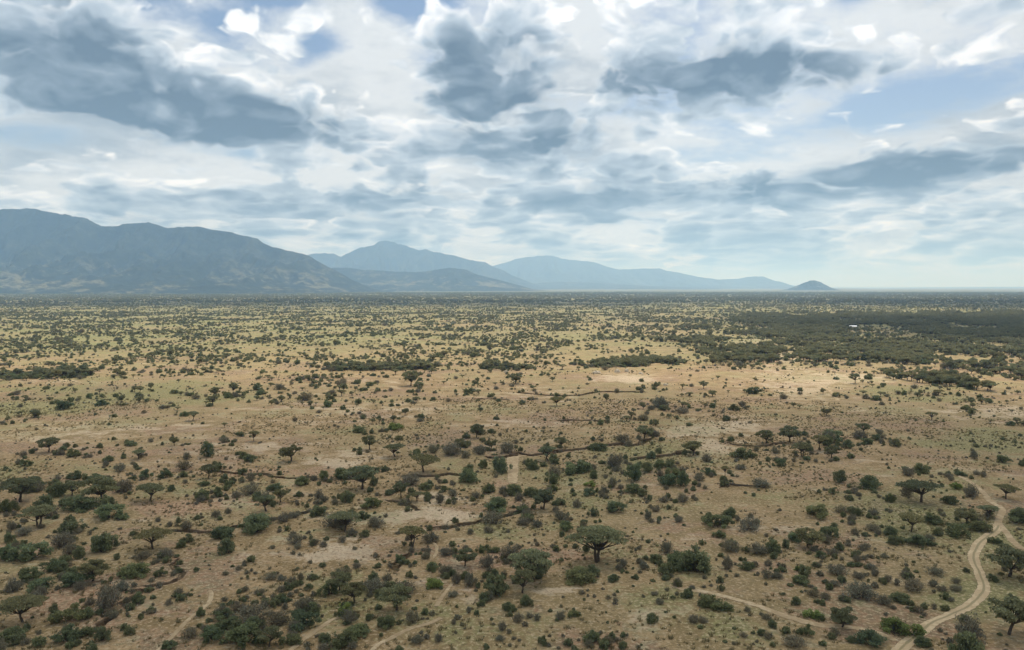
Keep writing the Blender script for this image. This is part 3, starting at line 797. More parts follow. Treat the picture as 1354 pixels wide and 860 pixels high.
def make_plant(kind, seed, count, leaf):
    """returns (wood Geo, foliage Geo, leaf material, bark material)"""
    R = np.random.default_rng(seed)
    wood, fol = Geo(), Geo()
    if kind == 'umbrella':
        npad = int(R.integers(20, 30)); el = R.uniform(.85, 1.0)
        pads = []
        sides = R.uniform(.75, 1.1, 8)
        for i in range(npad):
            a = 2.399963 * i + R.uniform(-.35, .35); r = .80 * math.sqrt((i + .5) / npad) * sides[int(a / (2 * math.pi) * 8) % 8]
            z = .93 - .30 * r * r + R.uniform(-.05, .03)
            pads.append((np.array([r * math.cos(a), r * math.sin(a) * el, z]), R.uniform(.17, .30), R.uniform(.05, .085), R.uniform(.25, .8)))
        w = np.array([p[1] ** 2 for p in pads]); cnt = R.multinomial(count, w / w.sum())
        for (c, pr, pz, tn), k in zip(pads, cnt):
            a = R.uniform(0, 2 * math.pi, k); rr = pr * np.sqrt(R.uniform(0, 1, k))
            z = pz * (R.beta(2.2, 1.6, k) * 2 - 1) * np.sqrt(np.clip(1 - (rr / pr) ** 2, .08, 1)) - .25 * (rr / pr) ** 2 * pz
            P = c + np.stack([rr * np.cos(a), rr * np.sin(a), z * 1.1], -1)
            fol.leaves(P, leaf, R, tn + R.normal(size=k) * .2, .5)
        # forked trunk and spreading limbs
        nst = int(R.integers(1, 4)); forks = []
        for s in range(nst):
            a = R.uniform(0, 6.28); off = .05 * (nst > 1)
            b0 = np.array([off * math.cos(a), off * math.sin(a), -.04]); f1 = np.array([.13 * math.cos(a), .13 * math.sin(a), R.uniform(.30, .45)])
            pts = bend(b0, f1, R, .015); wood.limb(pts, np.linspace(.055, .038, len(pts)), 7); forks.append(f1)
        for i, (c, pr, pz, tn) in enumerate(pads):
            f = forks[i % len(forks)]
            tip = c - np.array([0, 0, pz * .5])
            pts = bend(f, tip, R, .035); pts[1] = pts[1] * np.array([.8, .8, 1.0]) + np.array([0, 0, -.02])
            wood.limb(pts, np.linspace(.026, .007, len(pts)), 4)
        return wood, fol, M_ACACIA, M_BARK
    if kind == 'acacia':
        nb = int(R.integers(16, 24)); blobs = []
        for i in range(nb):
            a = 2.399963 * i + R.uniform(-.4, .4); h = R.uniform(-.75, 1)
            rr = math.sqrt(max(0, 1 - abs(h) ** 2.2)) * R.uniform(.35, .85)
            blobs.append((np.array([rr * math.cos(a) * .9, rr * math.sin(a) * .9, .64 + .26 * h]), R.uniform(.18, .32), R.uniform(.085, .13), R.uniform(.15, .85)))
        w = np.array([b[1] ** 2 for b in blobs]); cnt = R.multinomial(count, w / w.sum())
        for (c, pr, pz, tn), k in zip(blobs, cnt):
            d = R.normal(size=(k, 3)); d /= np.linalg.norm(d, axis=1)[:, None]; d[:, 2] = np.where(R.uniform(size=k) < .7, np.abs(d[:, 2]), d[:, 2])
            P = c + d * (R.uniform(0, 1, k) ** .4)[:, None] * np.array([pr, pr, pz])
            fol.leaves(P, leaf, R, tn + R.normal(size=k) * .2, .25)
        a = R.uniform(0, 6.28); f = np.array([.06 * math.cos(a), .06 * math.sin(a), R.uniform(.24, .34)])
        pts = bend((0, 0, -.04), f, R, .02); wood.limb(pts, np.linspace(.065, .045, len(pts)), 7)
        for (c, pr, pz, tn) in blobs:
            pts = bend(f, c, R, .03); wood.limb(pts, np.linspace(.028, .007, len(pts)), 4)
        return wood, fol, M_ACACIA, M_BARK
    if kind == 'bush':
        nb = int(R.integers(8, 17)); blobs = []
        lop = R.uniform(.45, 1.15, 6); lean = R.uniform(-.2, .2, 2); flat = R.uniform(.35, .75)
        for i in range(nb):
            a = 2.399963 * i + R.uniform(-.7, .7); q = math.sqrt((i + .4) / nb); rr = .80 * q * lop[int(a / 6.2832 * 6) % 6]
            top = (1 - flat * q ** 2.5) * R.uniform(.62, 1.0)
            z = max(.14, top - .16)
            c = np.array([rr * math.cos(a) + lean[0] * z, rr * math.sin(a) + lean[1] * z, z])
            blobs.append((c, R.uniform(.14, .36), R.uniform(.11, .22), R.uniform(.05, .95)))
            if z > .4 and R.uniform() < .8:
                blobs.append((c * np.array([1.1, 1.1, .42]), R.uniform(.16, .32), .2, R.uniform(.05, .6)))
        w = np.array([b[1] ** 2 for b in blobs]); cnt = R.multinomial(count, w / w.sum())
        for (c, pr, pz, tn), k in zip(blobs, cnt):
            d = R.normal(size=(k, 3)); d /= np.linalg.norm(d, axis=1)[:, None]
            rad = R.uniform(0, 1, k) ** .45 * np.where(R.uniform(size=k) < .16, R.uniform(1.0, 1.6, k), 1.0)   # stray sprays break the outline
            P = c + d * rad[:, None] * np.array([pr, pr, pz]); P[:, 2] = np.abs(P[:, 2]) + .01
            fol.leaves(P, leaf, R, tn + R.normal(size=k) * .2, .1)
        for (c, pr, pz, tn) in blobs:
            pts = bend((c[0] * .15, c[1] * .15, -.05), c + np.array([0, 0, pz * .7]), R, .05); wood.limb(pts, np.linspace(.022, .006, len(pts)), 4)
            if R.uniform() < .4:
                e = c + d[0] * np.array([pr, pr, pz]) * 1.5; wood.tube(c, np.array([e[0], e[1], abs(e[2]) + .1]), .009, .004, 3)
        return wood, fol, M_BUSH, M_BARK
    if kind == 'thorn':          # half-bare grey scrub: many fine stems, few leaves
        ns = 46; tips = []
        for i in range(ns):
            a = R.uniform(0, 6.28); q = math.sqrt(R.uniform()); e = np.array([.92 * q * math.cos(a), .92 * q * math.sin(a), (1 - .55 * q * q) * R.uniform(.6, 1.0)])
            b = np.array([.18 * q * math.cos(a), .18 * q * math.sin(a), -.04])
            pts = bend(b, e, R, .05, 3); wood.limb(pts, np.linspace(.020, .006, 4), 3); tips.append(e)
            for s in range(3):
                m = pts[2] + (pts[3] - pts[2]) * R.uniform(0, .9); e2 = m + R.normal(size=3) * .17 + np.array([0, 0, .05]); e2[2] = max(e2[2], .05)
                wood.tube(m, e2, .009, .004, 3); tips.append(e2)
        tips = np.array(tips)
        k = count; P = tips[R.integers(0, len(tips), k)] * R.uniform(.72, 1.03, (k, 1)) + R.normal(size=(k, 3)) * .07
        P[:, 2] = np.abs(P[:, 2])
        fol.leaves(P, leaf, R, R.uniform(0, 1, k), 0, 1.6)
        return wood, fol, M_GREY, M_TWIG
    raise ValueError(kind)

NEAR = {'umbrella': (9, 3600, .028), 'acacia': (9, 3600, .031), 'bush': (12, 3000, .035), 'thorn': (6, 1700, .030)}
PROTO = {}
for kd, (nv, cn, lf) in NEAR.items():
    PROTO[kd] = []
    for i in range(nv):
        w_, f_, lm, bm_ = make_plant(kd, 1000 + 37 * i + 500 * len(PROTO), cn, lf)
        PROTO[kd].append((w_.mesh(kd + '_wood', bm_), f_.mesh(kd + '_foliage', lm)))

def joined(kind, seed, count, leaf, name):
    w_, f_, lm, bm_ = make_plant(kind, seed, count, leaf)
    v = np.vstack(w_.v + f_.v); nw = w_.n
    fw = np.vstack(w_.f); ff = np.vstack(f_.f) + nw
    me = mesh_from(name, v, np.vstack([fw, ff]))
    set_attr(me, 'tone', np.concatenate(w_.t + f_.t))
    me.materials.append(bm_); me.materials.append(lm)
    mi = np.concatenate([np.zeros(len(fw), np.int32), np.ones(len(ff), np.int32)])
    me.polygons.foreach_set('material_index', mi)
    return me

# ------------------------------------------------------------------ hand-placed plants: (x, y of the foot, width, height, kind) read off three photo tiles at 2.867x
TILE_A = """185,110,70,65,A 95,165,45,35,B 240,105,32,25,B 272,130,58,40,B 90,128,25,30,S 410,148,50,32,B 497,88,48,30,B 527,135,58,42,U 455,185,42,38,S 552,213,52,50,B 625,210,52,52,B
790,130,58,70,B 790,208,70,60,A 925,135,50,35,B 1105,145,90,75,A 963,68,45,45,U 918,50,30,25,B 850,75,35,30,S 660,85,35,40,A 700,180,65,45,S 360,222,68,42,B 290,215,65,35,B 218,222,32,28,S
140,245,70,45,B 60,240,50,40,B 80,300,140,80,A 30,340,60,60,B 150,392,130,95,U 275,275,80,50,A 300,335,130,60,B 385,300,140,85,A 465,265,60,60,S 565,297,110,72,U 418,372,130,70,B 822,278,45,45,B
775,240,50,30,B 870,240,40,28,B 765,300,40,30,S 950,275,80,50,S 950,220,35,40,S 1045,260,60,40,B 1140,240,60,45,B 1225,215,50,45,B 1295,210,60,40,B 1010,335,90,70,A 1065,300,70,50,A 1175,335,50,35,S
1228,300,40,30,S 1275,405,110,60,S 582,477,122,88,U 708,405,45,45,S 820,360,35,35,S 830,450,120,60,B 985,420,150,50,B 1115,360,40,30,S 295,420,40,30,S 285,487,40,30,B 95,540,160,95,B 30,525,110,90,B
90,430,60,40,S 45,405,40,40,S 205,565,80,45,B 290,622,110,75,B 350,600,110,75,A 510,592,110,80,B 465,642,50,50,S 610,585,50,45,B 545,520,60,35,S 630,515,60,45,S 150,638,90,50,B 55,640,50,60,S 85,757,155,115,U
265,762,120,60,B 335,745,60,55,B 250,838,110,55,B 340,810,70,40,B 150,852,60,55,B 40,830,90,50,B 905,560,30,25,S 1025,597,50,32,S 1068,600,40,25,S 1285,640,90,90,A 1250,655,70,60,B 1305,735,60,60,B 1155,720,90,60,S
1150,787,130,80,B 1080,685,50,30,B 960,760,110,70,S 1050,770,90,70,S 845,755,90,50,B 900,720,60,40,S 860,790,90,40,B 810,832,100,60,B 720,820,60,50,S 930,858,160,60,B 1110,842,80,50,B 1235,837,60,50,B 640,862,60,40,B
1020,850,100,80,A 430,740,30,22,S 640,690,35,22,S 570,725,30,20,S 480,700,30,20,S 400,640,35,30,S 260,545,35,22,S 1130,480,35,30,S 1190,465,40,30,S 1110,430,30,25,S 1140,600,25,40,S 985,650,40,25,S 930,640,35,25,S"""
TILE_B = """103,38,55,35,B 235,28,60,35,G 140,100,60,60,A 237,128,85,55,U 250,65,35,25,B 545,55,60,60,A 450,127,90,60,S 485,107,70,50,A 380,115,45,40,S 600,100,50,45,A 555,110,45,30,S 660,115,60,50,S 345,187,110,62,U
45,215,90,45,B 155,190,50,30,B 515,230,80,75,B 645,190,70,80,B 310,205,60,35,S 110,252,130,52,A 60,302,60,60,B 150,325,90,60,B 115,368,50,50,B 260,282,60,72,A 290,240,80,45,S 320,297,55,45,U 350,255,60,40,B
420,260,35,30,B 425,228,30,22,B 455,280,40,35,S 405,305,35,45,S 590,267,60,45,B 690,277,80,60,B 615,342,98,72,B 720,342,90,60,B 800,328,90,88,A 835,262,50,40,B 760,282,70,50,B 815,142,80,45,A 915,192,110,60,B
840,207,60,50,S 865,92,50,45,A 1005,107,70,45,B 1100,72,60,35,S 1180,57,70,50,A 1060,167,50,40,S 1145,222,80,80,B 1195,187,60,50,B 1240,172,60,40,B 1210,137,40,35,B 970,277,60,35,B 975,242,50,30,G 1140,267,80,50,B
1070,342,90,55,B 1270,242,80,60,B 1030,267,40,30,S 1255,302,40,30,S 1225,337,35,30,S 1195,367,30,40,S 1300,207,60,50,B 45,412,120,60,U 300,472,95,95,U 370,457,70,50,S 255,522,45,50,B 380,562,60,40,B 385,630,65,55,G
500,542,90,80,A 430,507,60,40,S 585,552,55,60,S 620,494,42,32,B 645,520,35,28,B 595,592,28,30,B 643,594,25,28,B 610,387,80,60,S 590,417,40,30,S 775,397,45,35,S 865,372,60,45,S 880,412,65,50,B 950,384,40,25,B
845,489,38,32,B 775,467,20,20,S 1005,530,215,128,U 755,602,165,135,A 720,645,98,105,A 935,612,125,72,B 1100,547,30,40,S 1178,557,30,38,S 1300,557,80,80,B 1265,497,45,55,S 1305,622,35,35,B 1310,377,30,30,S 910,735,48,25,B
703,757,42,40,S 548,727,22,26,B 458,764,20,25,S 400,834,32,40,S 35,602,80,60,S 80,682,90,90,A 45,737,60,65,G 160,642,80,60,S 240,712,130,90,A 270,652,80,60,S 205,782,60,60,B 300,762,45,60,S 350,727,30,35,B 455,662,40,30,S
470,612,35,50,S 520,622,50,60,S 95,817,90,60,B 40,858,110,70,B 320,842,50,40,S 980,837,70,60,B 1040,852,50,50,S 885,842,30,25,S 585,860,35,20,B 635,827,35,20,S 945,650,30,15,S 1045,668,25,18,S 515,720,20,30,S 1220,655,30,15,S 1075,830,30,18,S"""
TILE_C = """65,122,80,60,A 255,137,95,60,B 340,77,75,55,A 430,72,90,45,A 590,67,95,45,B 375,117,40,30,S 398,157,50,30,B 480,127,80,62,U 490,142,40,25,B 545,102,60,65,U 590,132,60,55,A 653,97,45,40,B 725,82,60,35,B 710,37,55,40,A
760,67,45,30,B 860,180,38,20,B 935,192,75,50,B 1130,137,30,40,S 1240,152,55,40,B 1080,200,40,22,B 1035,207,35,18,S 1140,197,30,20,S 1062,252,45,40,G 1042,310,62,45,B 925,302,140,92,U 1250,287,90,50,U 1185,357,75,55,U
1290,382,75,75,B 815,302,45,45,B 740,252,100,45,B 888,412,92,85,U 1100,382,80,70,A 1150,417,90,45,B 970,387,80,50,B 815,432,65,50,B 925,472,95,40,B 1060,432,100,60,B 750,352,40,30,S 690,352,35,40,B 745,412,50,35,S
595,272,40,35,B 675,267,35,30,S 535,362,95,75,B 570,442,80,70,B 500,472,100,80,A 445,452,70,50,B 625,342,50,35,S 590,502,45,35,S 545,512,40,35,B 310,502,70,55,S 205,492,65,60,S 195,557,40,60,S 270,562,65,40,B 280,412,90,40,S
200,362,50,30,B 150,402,110,30,B 45,562,120,85,B 20,242,50,70,B 25,302,50,40,S 125,197,55,30,B 185,202,35,45,U 90,222,40,30,S 245,177,40,22,S 320,247,70,30,S 468,617,70,50,B 460,562,30,25,G 390,592,30,30,S 520,662,50,35,S
565,672,40,35,S 610,582,70,55,S 665,547,30,25,B 690,592,45,35,S 740,557,40,25,S 850,682,75,50,B 700,672,110,55,S 900,642,80,60,S 785,692,60,45,S 920,722,35,35,S 1020,712,35,30,B 1265,585,165,115,A 1262,805,190,165,A 1090,757,50,35,B
1200,602,50,25,B 630,777,110,75,A 520,742,70,35,G 495,812,70,55,B 840,822,130,55,G 740,857,110,60,B 940,852,70,40,B 1095,842,60,35,S 320,807,38,35,B 130,710,100,45,B 175,712,70,30,B 1210,457,45,35,B 5,622,40,40,S 450,857,80,40,S
270,717,25,25,S 100,757,40,25,S 255,815,35,18,S 60,632,30,18,S 715,482,50,25,S 790,512,30,20,S 710,520,30,15,S 980,580,60,30,S 1065,640,45,25,S 870,590,50,30,S 600,620,40,25,S 1010,640,40,30,S"""
KINDS = {'A': 'acacia', 'U': 'umbrella', 'B': 'bush', 'G': 'bush', 'S': 'thorn'}

plants = []     # dict: kind, x, y, z, w, h, code, photo width, hand
def add_plant(u, v, wpx, hpx, code, hand=True):
    x, y, z = plant_at(u, v)
    dep = math.hypot(y, CAM_H)
    w = wpx * dep / F * 1.18
    h = hpx * dep / F
    k = KINDS[code]
    sag = CAM_H / dep
    h = max({'umbrella': .50, 'acacia': .58, 'bush': .42, 'thorn': .42}[k] * w, min((h - .45 * w * sag), 1.15 * w))
    d = math.hypot(x, y)
    push = w * (.30 if k in ('bush', 'thorn') else .05)
    x += x / d * push; y += y / d * push
    plants.append(dict(kind=k, x=x, y=y, z=float(terrain_z(x, y)[0]), w=w, h=h, code=code, px=wpx, u=u, v=v, hand=hand))
for txt, ou in ((TILE_A, 0), (TILE_B, 440), (TILE_C, 894)):
    for it in txt.split():
        a, b, w_, h_, c_ = it.split(',')
        add_plant(ou + float(a) / 2.867, 560 + float(b) / 2.867, float(w_) / 2.867, float(h_) / 2.867, c_)

# ------------------------------------------------------------------ the rest of the bushveld, scattered over the plain
BELT = [(-200, 502), (0, 500), (112, 496), (204, 500), (306, 491), (400, 490), (440, 488), (583, 486), (630, 486), (700, 489), (746, 490), (800, 484), (880, 478)]
WOOD_LOW = [(860, 483), (930, 486), (985, 483), (1060, 475), (1130, 482), (1180, 498), (1230, 513), (1300, 521), (1400, 526), (1700, 540)]
def scatter_plants():
    out = []
    R = np.random.default_rng(21)
    bands = [(330, 620, 42.0), (480, 640, 9.0), (620, 1840, 22.0), (1840, 2900, 48.0), (2900, 5200, 190.0), (5200, 8200, 700.0)]
    tanm = math.tan(math.radians(35.5))
    for (d0, d1, cell) in bands:
        area = tanm * (d1 * d1 - d0 * d0)
        n = int(area / cell)
        y = np.sqrt(R.uniform(d0 * d0, d1 * d1, n)); x = R.uniform(-1, 1, n) * y * tanm
        u, v = photo_of(x, y)
        belt = np.exp(-((v - np.interp(u, [p[0] for p in BELT], [p[1] for p in BELT])) / 4.5) ** 2) * (u < 905)
        seg = np.interp(u, [-200, 90, 140, 190, 380, 415, 600, 640, 690, 760, 800, 905], [1, 1, .4, .25, .15, 1, 1, .6, .3, .35, 1, 1])
        belt = belt * np.clip(seg * (.25 + 1.3 * sstep(fbm(x / 38, y / 38, 3, 95), .36, .6)), 0, 1)
        low = np.interp(u, [p[0] for p in WOOD_LOW], [p[1] for p in WOOD_LOW])
        wood = ((v < low + 14 * (fbm(x / 25, y / 25, 3, 6) - .5)) & (u > 780)).astype(float) * sstep(u + 220 * (fbm(x / 110, y / 110, 3, 5) - .5) + (v - 450) * .6, 840, 1060)
        wood *= (1 - blob_mask(u, v, [(1005, 452, 50, 5, 1.0), (1040, 470, 26, 8, .8), (1150, 478, 30, 7, .7)]))
        wood = np.clip(wood, 0, 1) * (1 - .75 * sstep(y, 1300, 2000)) * (.25 + 1.0 * sstep(fbm(x / 45, y / 80, 3, 91), .38, .56))
        wood = np.clip(wood, 0, 1)
        cl = fbm(x / 60, y / 60, 3, 71); cl2 = fbm(x / 14, y / 14, 2, 73)
        plain = np.where(v > 478, .44, .55) * (.18 + 1.6 * sstep(cl, .38, .64)) * (.15 + 1.6 * sstep(cl2, .38, .64))
        plain *= np.where((v > 500) & (v < 560) & (u > 960), .8, 1.0)
        plain *= 1 - .8 * np.clip(blob_mask(u, v, SAND), 0, 1) * (v > 440)
        left_green = ((u < 420) & (v > 425) & (v < 490)); plain = np.where(left_green, plain * 1.25, plain)
        gap = ((v > 503) & (v < 560) & (u < 330)); plain = np.where(gap, plain * .75, plain)
        dens = np.maximum(plain, np.maximum(belt * 1.0, wood * (.6 + .45 * sstep(cl2, .25, .6))))
        if cell == 9.0:          # thicker growth along the drainage belt only
            dens = np.where(belt > .25, belt * .8, 0)
        keep = R.uniform(0, 1, n) < dens
        x, y, u, v, belt, wood, cl = (q[keep] for q in (x, y, u, v, belt, wood, cl))
        k = len(x)
        w = np.exp(R.normal(math.log(3.0), .42, k))
        w = np.where(wood > .4, R.uniform(4.5, 9.0, k), w)
        w = np.where(belt > .4, R.uniform(3.5, 8.0, k), w)
        if d0 >= 620:
            w = np.where((wood <= .4) & (belt <= .4), w * .92, w)
        if d0 >= 2900:
            w = R.uniform(5, 10, k)
        if d0 >= 5200:
            w = R.uniform(9, 18, k)
        r = R.uniform(0, 1, k)
        pa = np.where(wood > .4, .8, np.where(belt > .4, .45, .34)); pt = np.where(wood > .4, .02, np.where(belt > .4, .08, .22))
        if d0 >= 620:
            pt = pt * .5
        kind = np.where(r < pa, np.where(R.uniform(0, 1, k) < .42, 0, 1), np.where(r < 1 - pt, 2, 3))
        hr = np.select([kind == 0, kind == 1, kind == 2], [.58, .72, .52], .52) * R.uniform(.8, 1.2, k)
        h = w * hr
        if d0 >= 5200:
            h = np.minimum(h, 7.0)
        out.append(np.column_stack([x, y, w, h, kind, u, v, belt, wood, np.full(k, d0)]))
    return np.vstack(out)
SC = scatter_plants()
# the places of hand-placed plants, tracks and wash stay free
KIND_NAMES = ['umbrella', 'acacia', 'bush', 'thorn']
app = SC[:, 2] / np.hypot(SC[:, 1], CAM_H) * F
SC_Z = terrain_z(SC[:, 0], SC[:, 1])
picked = np.zeros(len(SC), bool)
hand_count = {'tree': 0, 'bush': 0, 'thorn': 0}
for p in plants:
    hand_count['tree' if p['kind'] in ('umbrella', 'acacia') else p['kind']] += 1
inframe = (SC[:, 5] > -5) & (SC[:, 5] < 1359)
for nm, ids in (('tree', (0, 1)), ('bush', (2,)), ('thorn', (3,))):
    want = max(0, 300 - hand_count[nm])
    sel = np.nonzero(np.isin(SC[:, 4], ids) & inframe)[0]
    sel = sel[np.argsort(-app[sel])][:want]
    picked[sel] = True
for i in np.nonzero(picked)[0]:
    s = SC[i]
    plants.append(dict(kind=KIND_NAMES[int(s[4])], x=s[0], y=s[1], z=SC_Z[i], w=s[2], h=s[3], code='AUBS'[[1, 0, 2, 3][int(s[4])]], px=app[i], u=s[5], v=s[6], hand=False))

# ------------------------------------------------------------------ labels
LANDMARKS = [("the big umbrella acacia", 790, 725), ("the twin rounded acacias", 697, 755), ("the lone grey tree on pale soil", 545, 710), ("the sandy stream bed", 680, 618),
    ("the grey thicket", 500, 790), ("the lower bend of the wheel track", 1300, 778), ("the fork of the wheel track", 1318, 694), ("the near end of the wheel track", 1195, 852),
    ("the lone umbrella acacia", 203, 712), ("the foot of the narrow gully", 150, 785), ("the fallen trunk", 968, 645), ("the leftmost bush mass", 32, 735),
    ("the pale bare clearing", 565, 682), ("the big round bush by the gully end", 655, 668), ("the long central gully bank", 771, 593), ("the lower left corner", 8, 852),
    ("the pale worn track", 1000, 812), ("the broad grey bush", 910, 742), ("the flat grey acacia", 1217, 652), ("the lower right corner", 1345, 850),
    ("the row of trees on the left", 135, 655), ("the left gully bank", 325, 692), ("the upper left gully bank", 340, 626), ("the cleft cluster right of the centre", 1070, 705),
    ("the left end of the tree belt", 60, 496), ("the middle of the tree belt", 510, 487), ("the reddish bare patch", 838, 503), ("the pale sunlit clearing", 1100, 505),
    ("the woodland edge", 1290, 520), ("the shallow far left gully", 258, 569), ("the far central gully", 770, 518), ("the grey-green flat", 150, 525), ("the white-roofed building", 1128, 437), ("the gap in the woodland", 1150, 480), ("the notch of pale ground", 1040, 470), ("the woodland front", 1195, 503), ("the right frame edge", 1350, 590), ("the break in the tree belt", 320, 500), ("the left frame edge", 4, 600)]
ORD = ['nearest', 'second nearest', 'third nearest', 'fourth nearest', 'fifth nearest', 'sixth nearest', 'seventh nearest', 'eighth nearest', 'ninth nearest', 'tenth nearest', 'eleventh nearest', 'twelfth nearest', 'thirteenth nearest', 'fourteenth nearest', 'fifteenth nearest', 'sixteenth nearest', 'seventeenth nearest', 'eighteenth nearest', 'nineteenth nearest', 'twentieth nearest']
def describe(p):
    best = min(LANDMARKS, key=lambda L: math.hypot(p['u'] - L[1], 2.2 * (p['v'] - L[2])) + (0 if math.hypot(p['u'] - L[1], p['v'] - L[2]) > 9 else 400))
    du, dv = p['u'] - best[1], p['v'] - best[2]
    if abs(du) > 1.2 * abs(dv):
        rel = 'left of' if du < 0 else 'right of'
    else:
        rel = 'beyond' if dv < 0 else 'in front of'
    dist = math.hypot(du, dv)
    size = 'large' if p['w'] > 7.5 else ('small' if p['w'] < 3.2 else 'medium')
    word = {'U': 'flat-topped acacia', 'A': 'rounded acacia', 'B': 'dark green bush', 'G': 'bright green bush', 'S': 'grey thorn shrub'}[p['code']]
    return (size + ' ' + word, rel + ' ' + best[0]), dist
SPECIAL = {(790, 745): 'big umbrella acacia with a wide flat crown and forked dark trunk', (703, 770): 'larger of two touching rounded acacias, the one behind',
           (691, 785): 'front one of two touching rounded acacias', (545, 725): 'lone leafy grey tree standing at the edge of the pale soil',
           (203, 726): 'lone umbrella acacia above the narrow gully', (655, 679): 'big round dark bush at the end of the middle gully',
           (766, 773): 'dense rounded bush just in front of the big umbrella acacia', (1335, 764): 'large dense acacia beside the upper track at the right edge',
           (1334, 841): 'large spreading acacia in the lower right corner', (1217, 665): 'wide flat-topped grey acacia above the green hollow', (29, 824): 'spreading dark acacia with visible trunk near the lower left corner'}
labels = {}
buckets = {}
for i, p in enumerate(plants):
    sp = [t for (a, b), t in SPECIAL.items() if p['hand'] and math.hypot(p['u'] - a, p['v'] - b) < 3.5]
    if sp:
        labels[i] = (sp[0], None); continue
    key, dist = describe(p)
    buckets.setdefault(key, []).append((dist, i))
for key, lst in buckets.items():
    lst.sort()
    for k, (dist, i) in enumerate(lst):
        if len(lst) == 1:
            labels[i] = (key[0] + ' ' + key[1], None)
        elif k < len(ORD):
            labels[i] = (ORD[k] + ' ' + key[0] + ' ' + key[1], None)
        else:
            labels[i] = ('farther ' + key[0] + ' ' + key[1], key[0] + ' ' + key[1])

GROUPS = {'umbrella': 'acacia trees on the plain', 'acacia': 'acacia trees on the plain', 'bush': 'bushes on the plain', 'thorn': 'thorn shrubs on the plain'}
NAME = {'umbrella': 'acacia_tree', 'acacia': 'acacia_tree', 'bush': 'bush', 'thorn': 'thorn_shrub'}
CAT = {'umbrella': 'tree', 'acacia': 'tree', 'bush': 'bush', 'thorn': 'shrub'}
R4 = random.Random(5)
def place(p, lab, grp):
    wood_me, fol_me = R4.choice(PROTO[p['kind']])
    nm = NAME[p['kind']]
    root = bpy.data.objects.new(nm, None)
    root.empty_display_size = .5
    COL.objects.link(root)
    root.location = (p['x'], p['y'], p['z'] - .04)
    s = p['w'] * .5
    root.scale = (s * R4.uniform(.92, 1.1), s * R4.uniform(.85, 1.1), p['h'])
    root.rotation_euler = (R4.gauss(0, .05), R4.gauss(0, .05), R4.uniform(0, 6.283))
    root['label'] = lab; root['category'] = CAT[p['kind']]; root['group'] = grp or GROUPS[p['kind']]
    tint = {'U': (1.0, 1.0, .98), 'A': (.95, .98, .98), 'B': (.92, .97, .95), 'G': (1.12, 1.28, .85), 'S': (1, 1, 1)}[p['code']]
    g = R4.uniform(.82, 1.18); w = R4.uniform(-.08, .08)
    tree = p['kind'] in ('umbrella', 'acacia')
    for part, me in (('trunk' if tree else 'stems', wood_me), ('crown' if tree else 'foliage', fol_me)):
        o = bpy.data.objects.new(part, me)
        COL.objects.link(o)
        o.parent = root
        o.color = (tint[0] * g * (1 + w), tint[1] * g, tint[2] * g * (1 - w), 1)
for i, p in enumerate(plants):
    place(p, *labels[i])

# ------------------------------------------------------------------ uncountable rest: instanced over points
def proto_collection(name, meshes):
    c = bpy.data.collections.new(name)
    for i, me in enumerate(meshes):
        c.objects.link(bpy.data.objects.new('%s_%02d' % (name, i), me))
    return c

def scatter_object(name, pts, rot, scl, idx, coll, label, category):
    me = bpy.data.meshes.new(name)
    me.vertices.add(len(pts)); me.vertices.foreach_set('co', np.asarray(pts, np.float32).ravel())
    set_attr(me, 'turn', rot, kind='FLOAT_VECTOR'); set_attr(me, 'size', scl, kind='FLOAT_VECTOR')
    a = me.attributes.new('pick', 'INT', 'POINT'); a.data.foreach_set('value', np.asarray(idx, np.int32))
    o = link(name, me, kind='stuff', label=label, category=category)
    ng = bpy.data.node_groups.new(name, 'GeometryNodeTree')
    ng.interface.new_socket('Geometry', in_out='INPUT', socket_type='NodeSocketGeometry')
    ng.interface.new_socket('Geometry', in_out='OUTPUT', socket_type='NodeSocketGeometry')
    gi = ng.nodes.new('NodeGroupInput'); go = ng.nodes.new('NodeGroupOutput')
    ip = ng.nodes.new('GeometryNodeInstanceOnPoints'); ci = ng.nodes.new('GeometryNodeCollectionInfo')
    ci.inputs['Collection'].default_value = coll
    ci.inputs['Separate Children'].default_value = True; ci.inputs['Reset Children'].default_value = True
    def named(nm, t):
        n = ng.nodes.new('GeometryNodeInputNamedAttribute'); n.data_type = t; n.inputs['Name'].default_value = nm
        return n.outputs['Attribute']
    L = ng.links.new
    L(gi.outputs[0], ip.inputs['Points']); L(ci.outputs[0], ip.inputs['Instance'])
    ip.inputs['Pick Instance'].default_value = True
    L(named('pick', 'INT'), ip.inputs['Instance Index'])
    er = ng.nodes.new('FunctionNodeEulerToRotation'); L(named('turn', 'FLOAT_VECTOR'), er.inputs[0]); L(er.outputs[0], ip.inputs['Rotation'])
    L(named('size', 'FLOAT_VECTOR'), ip.inputs['Scale'])
    L(ip.outputs[0], go.inputs[0])
    md = o.modifiers.new('scatter', 'NODES'); md.node_group = ng
    return o

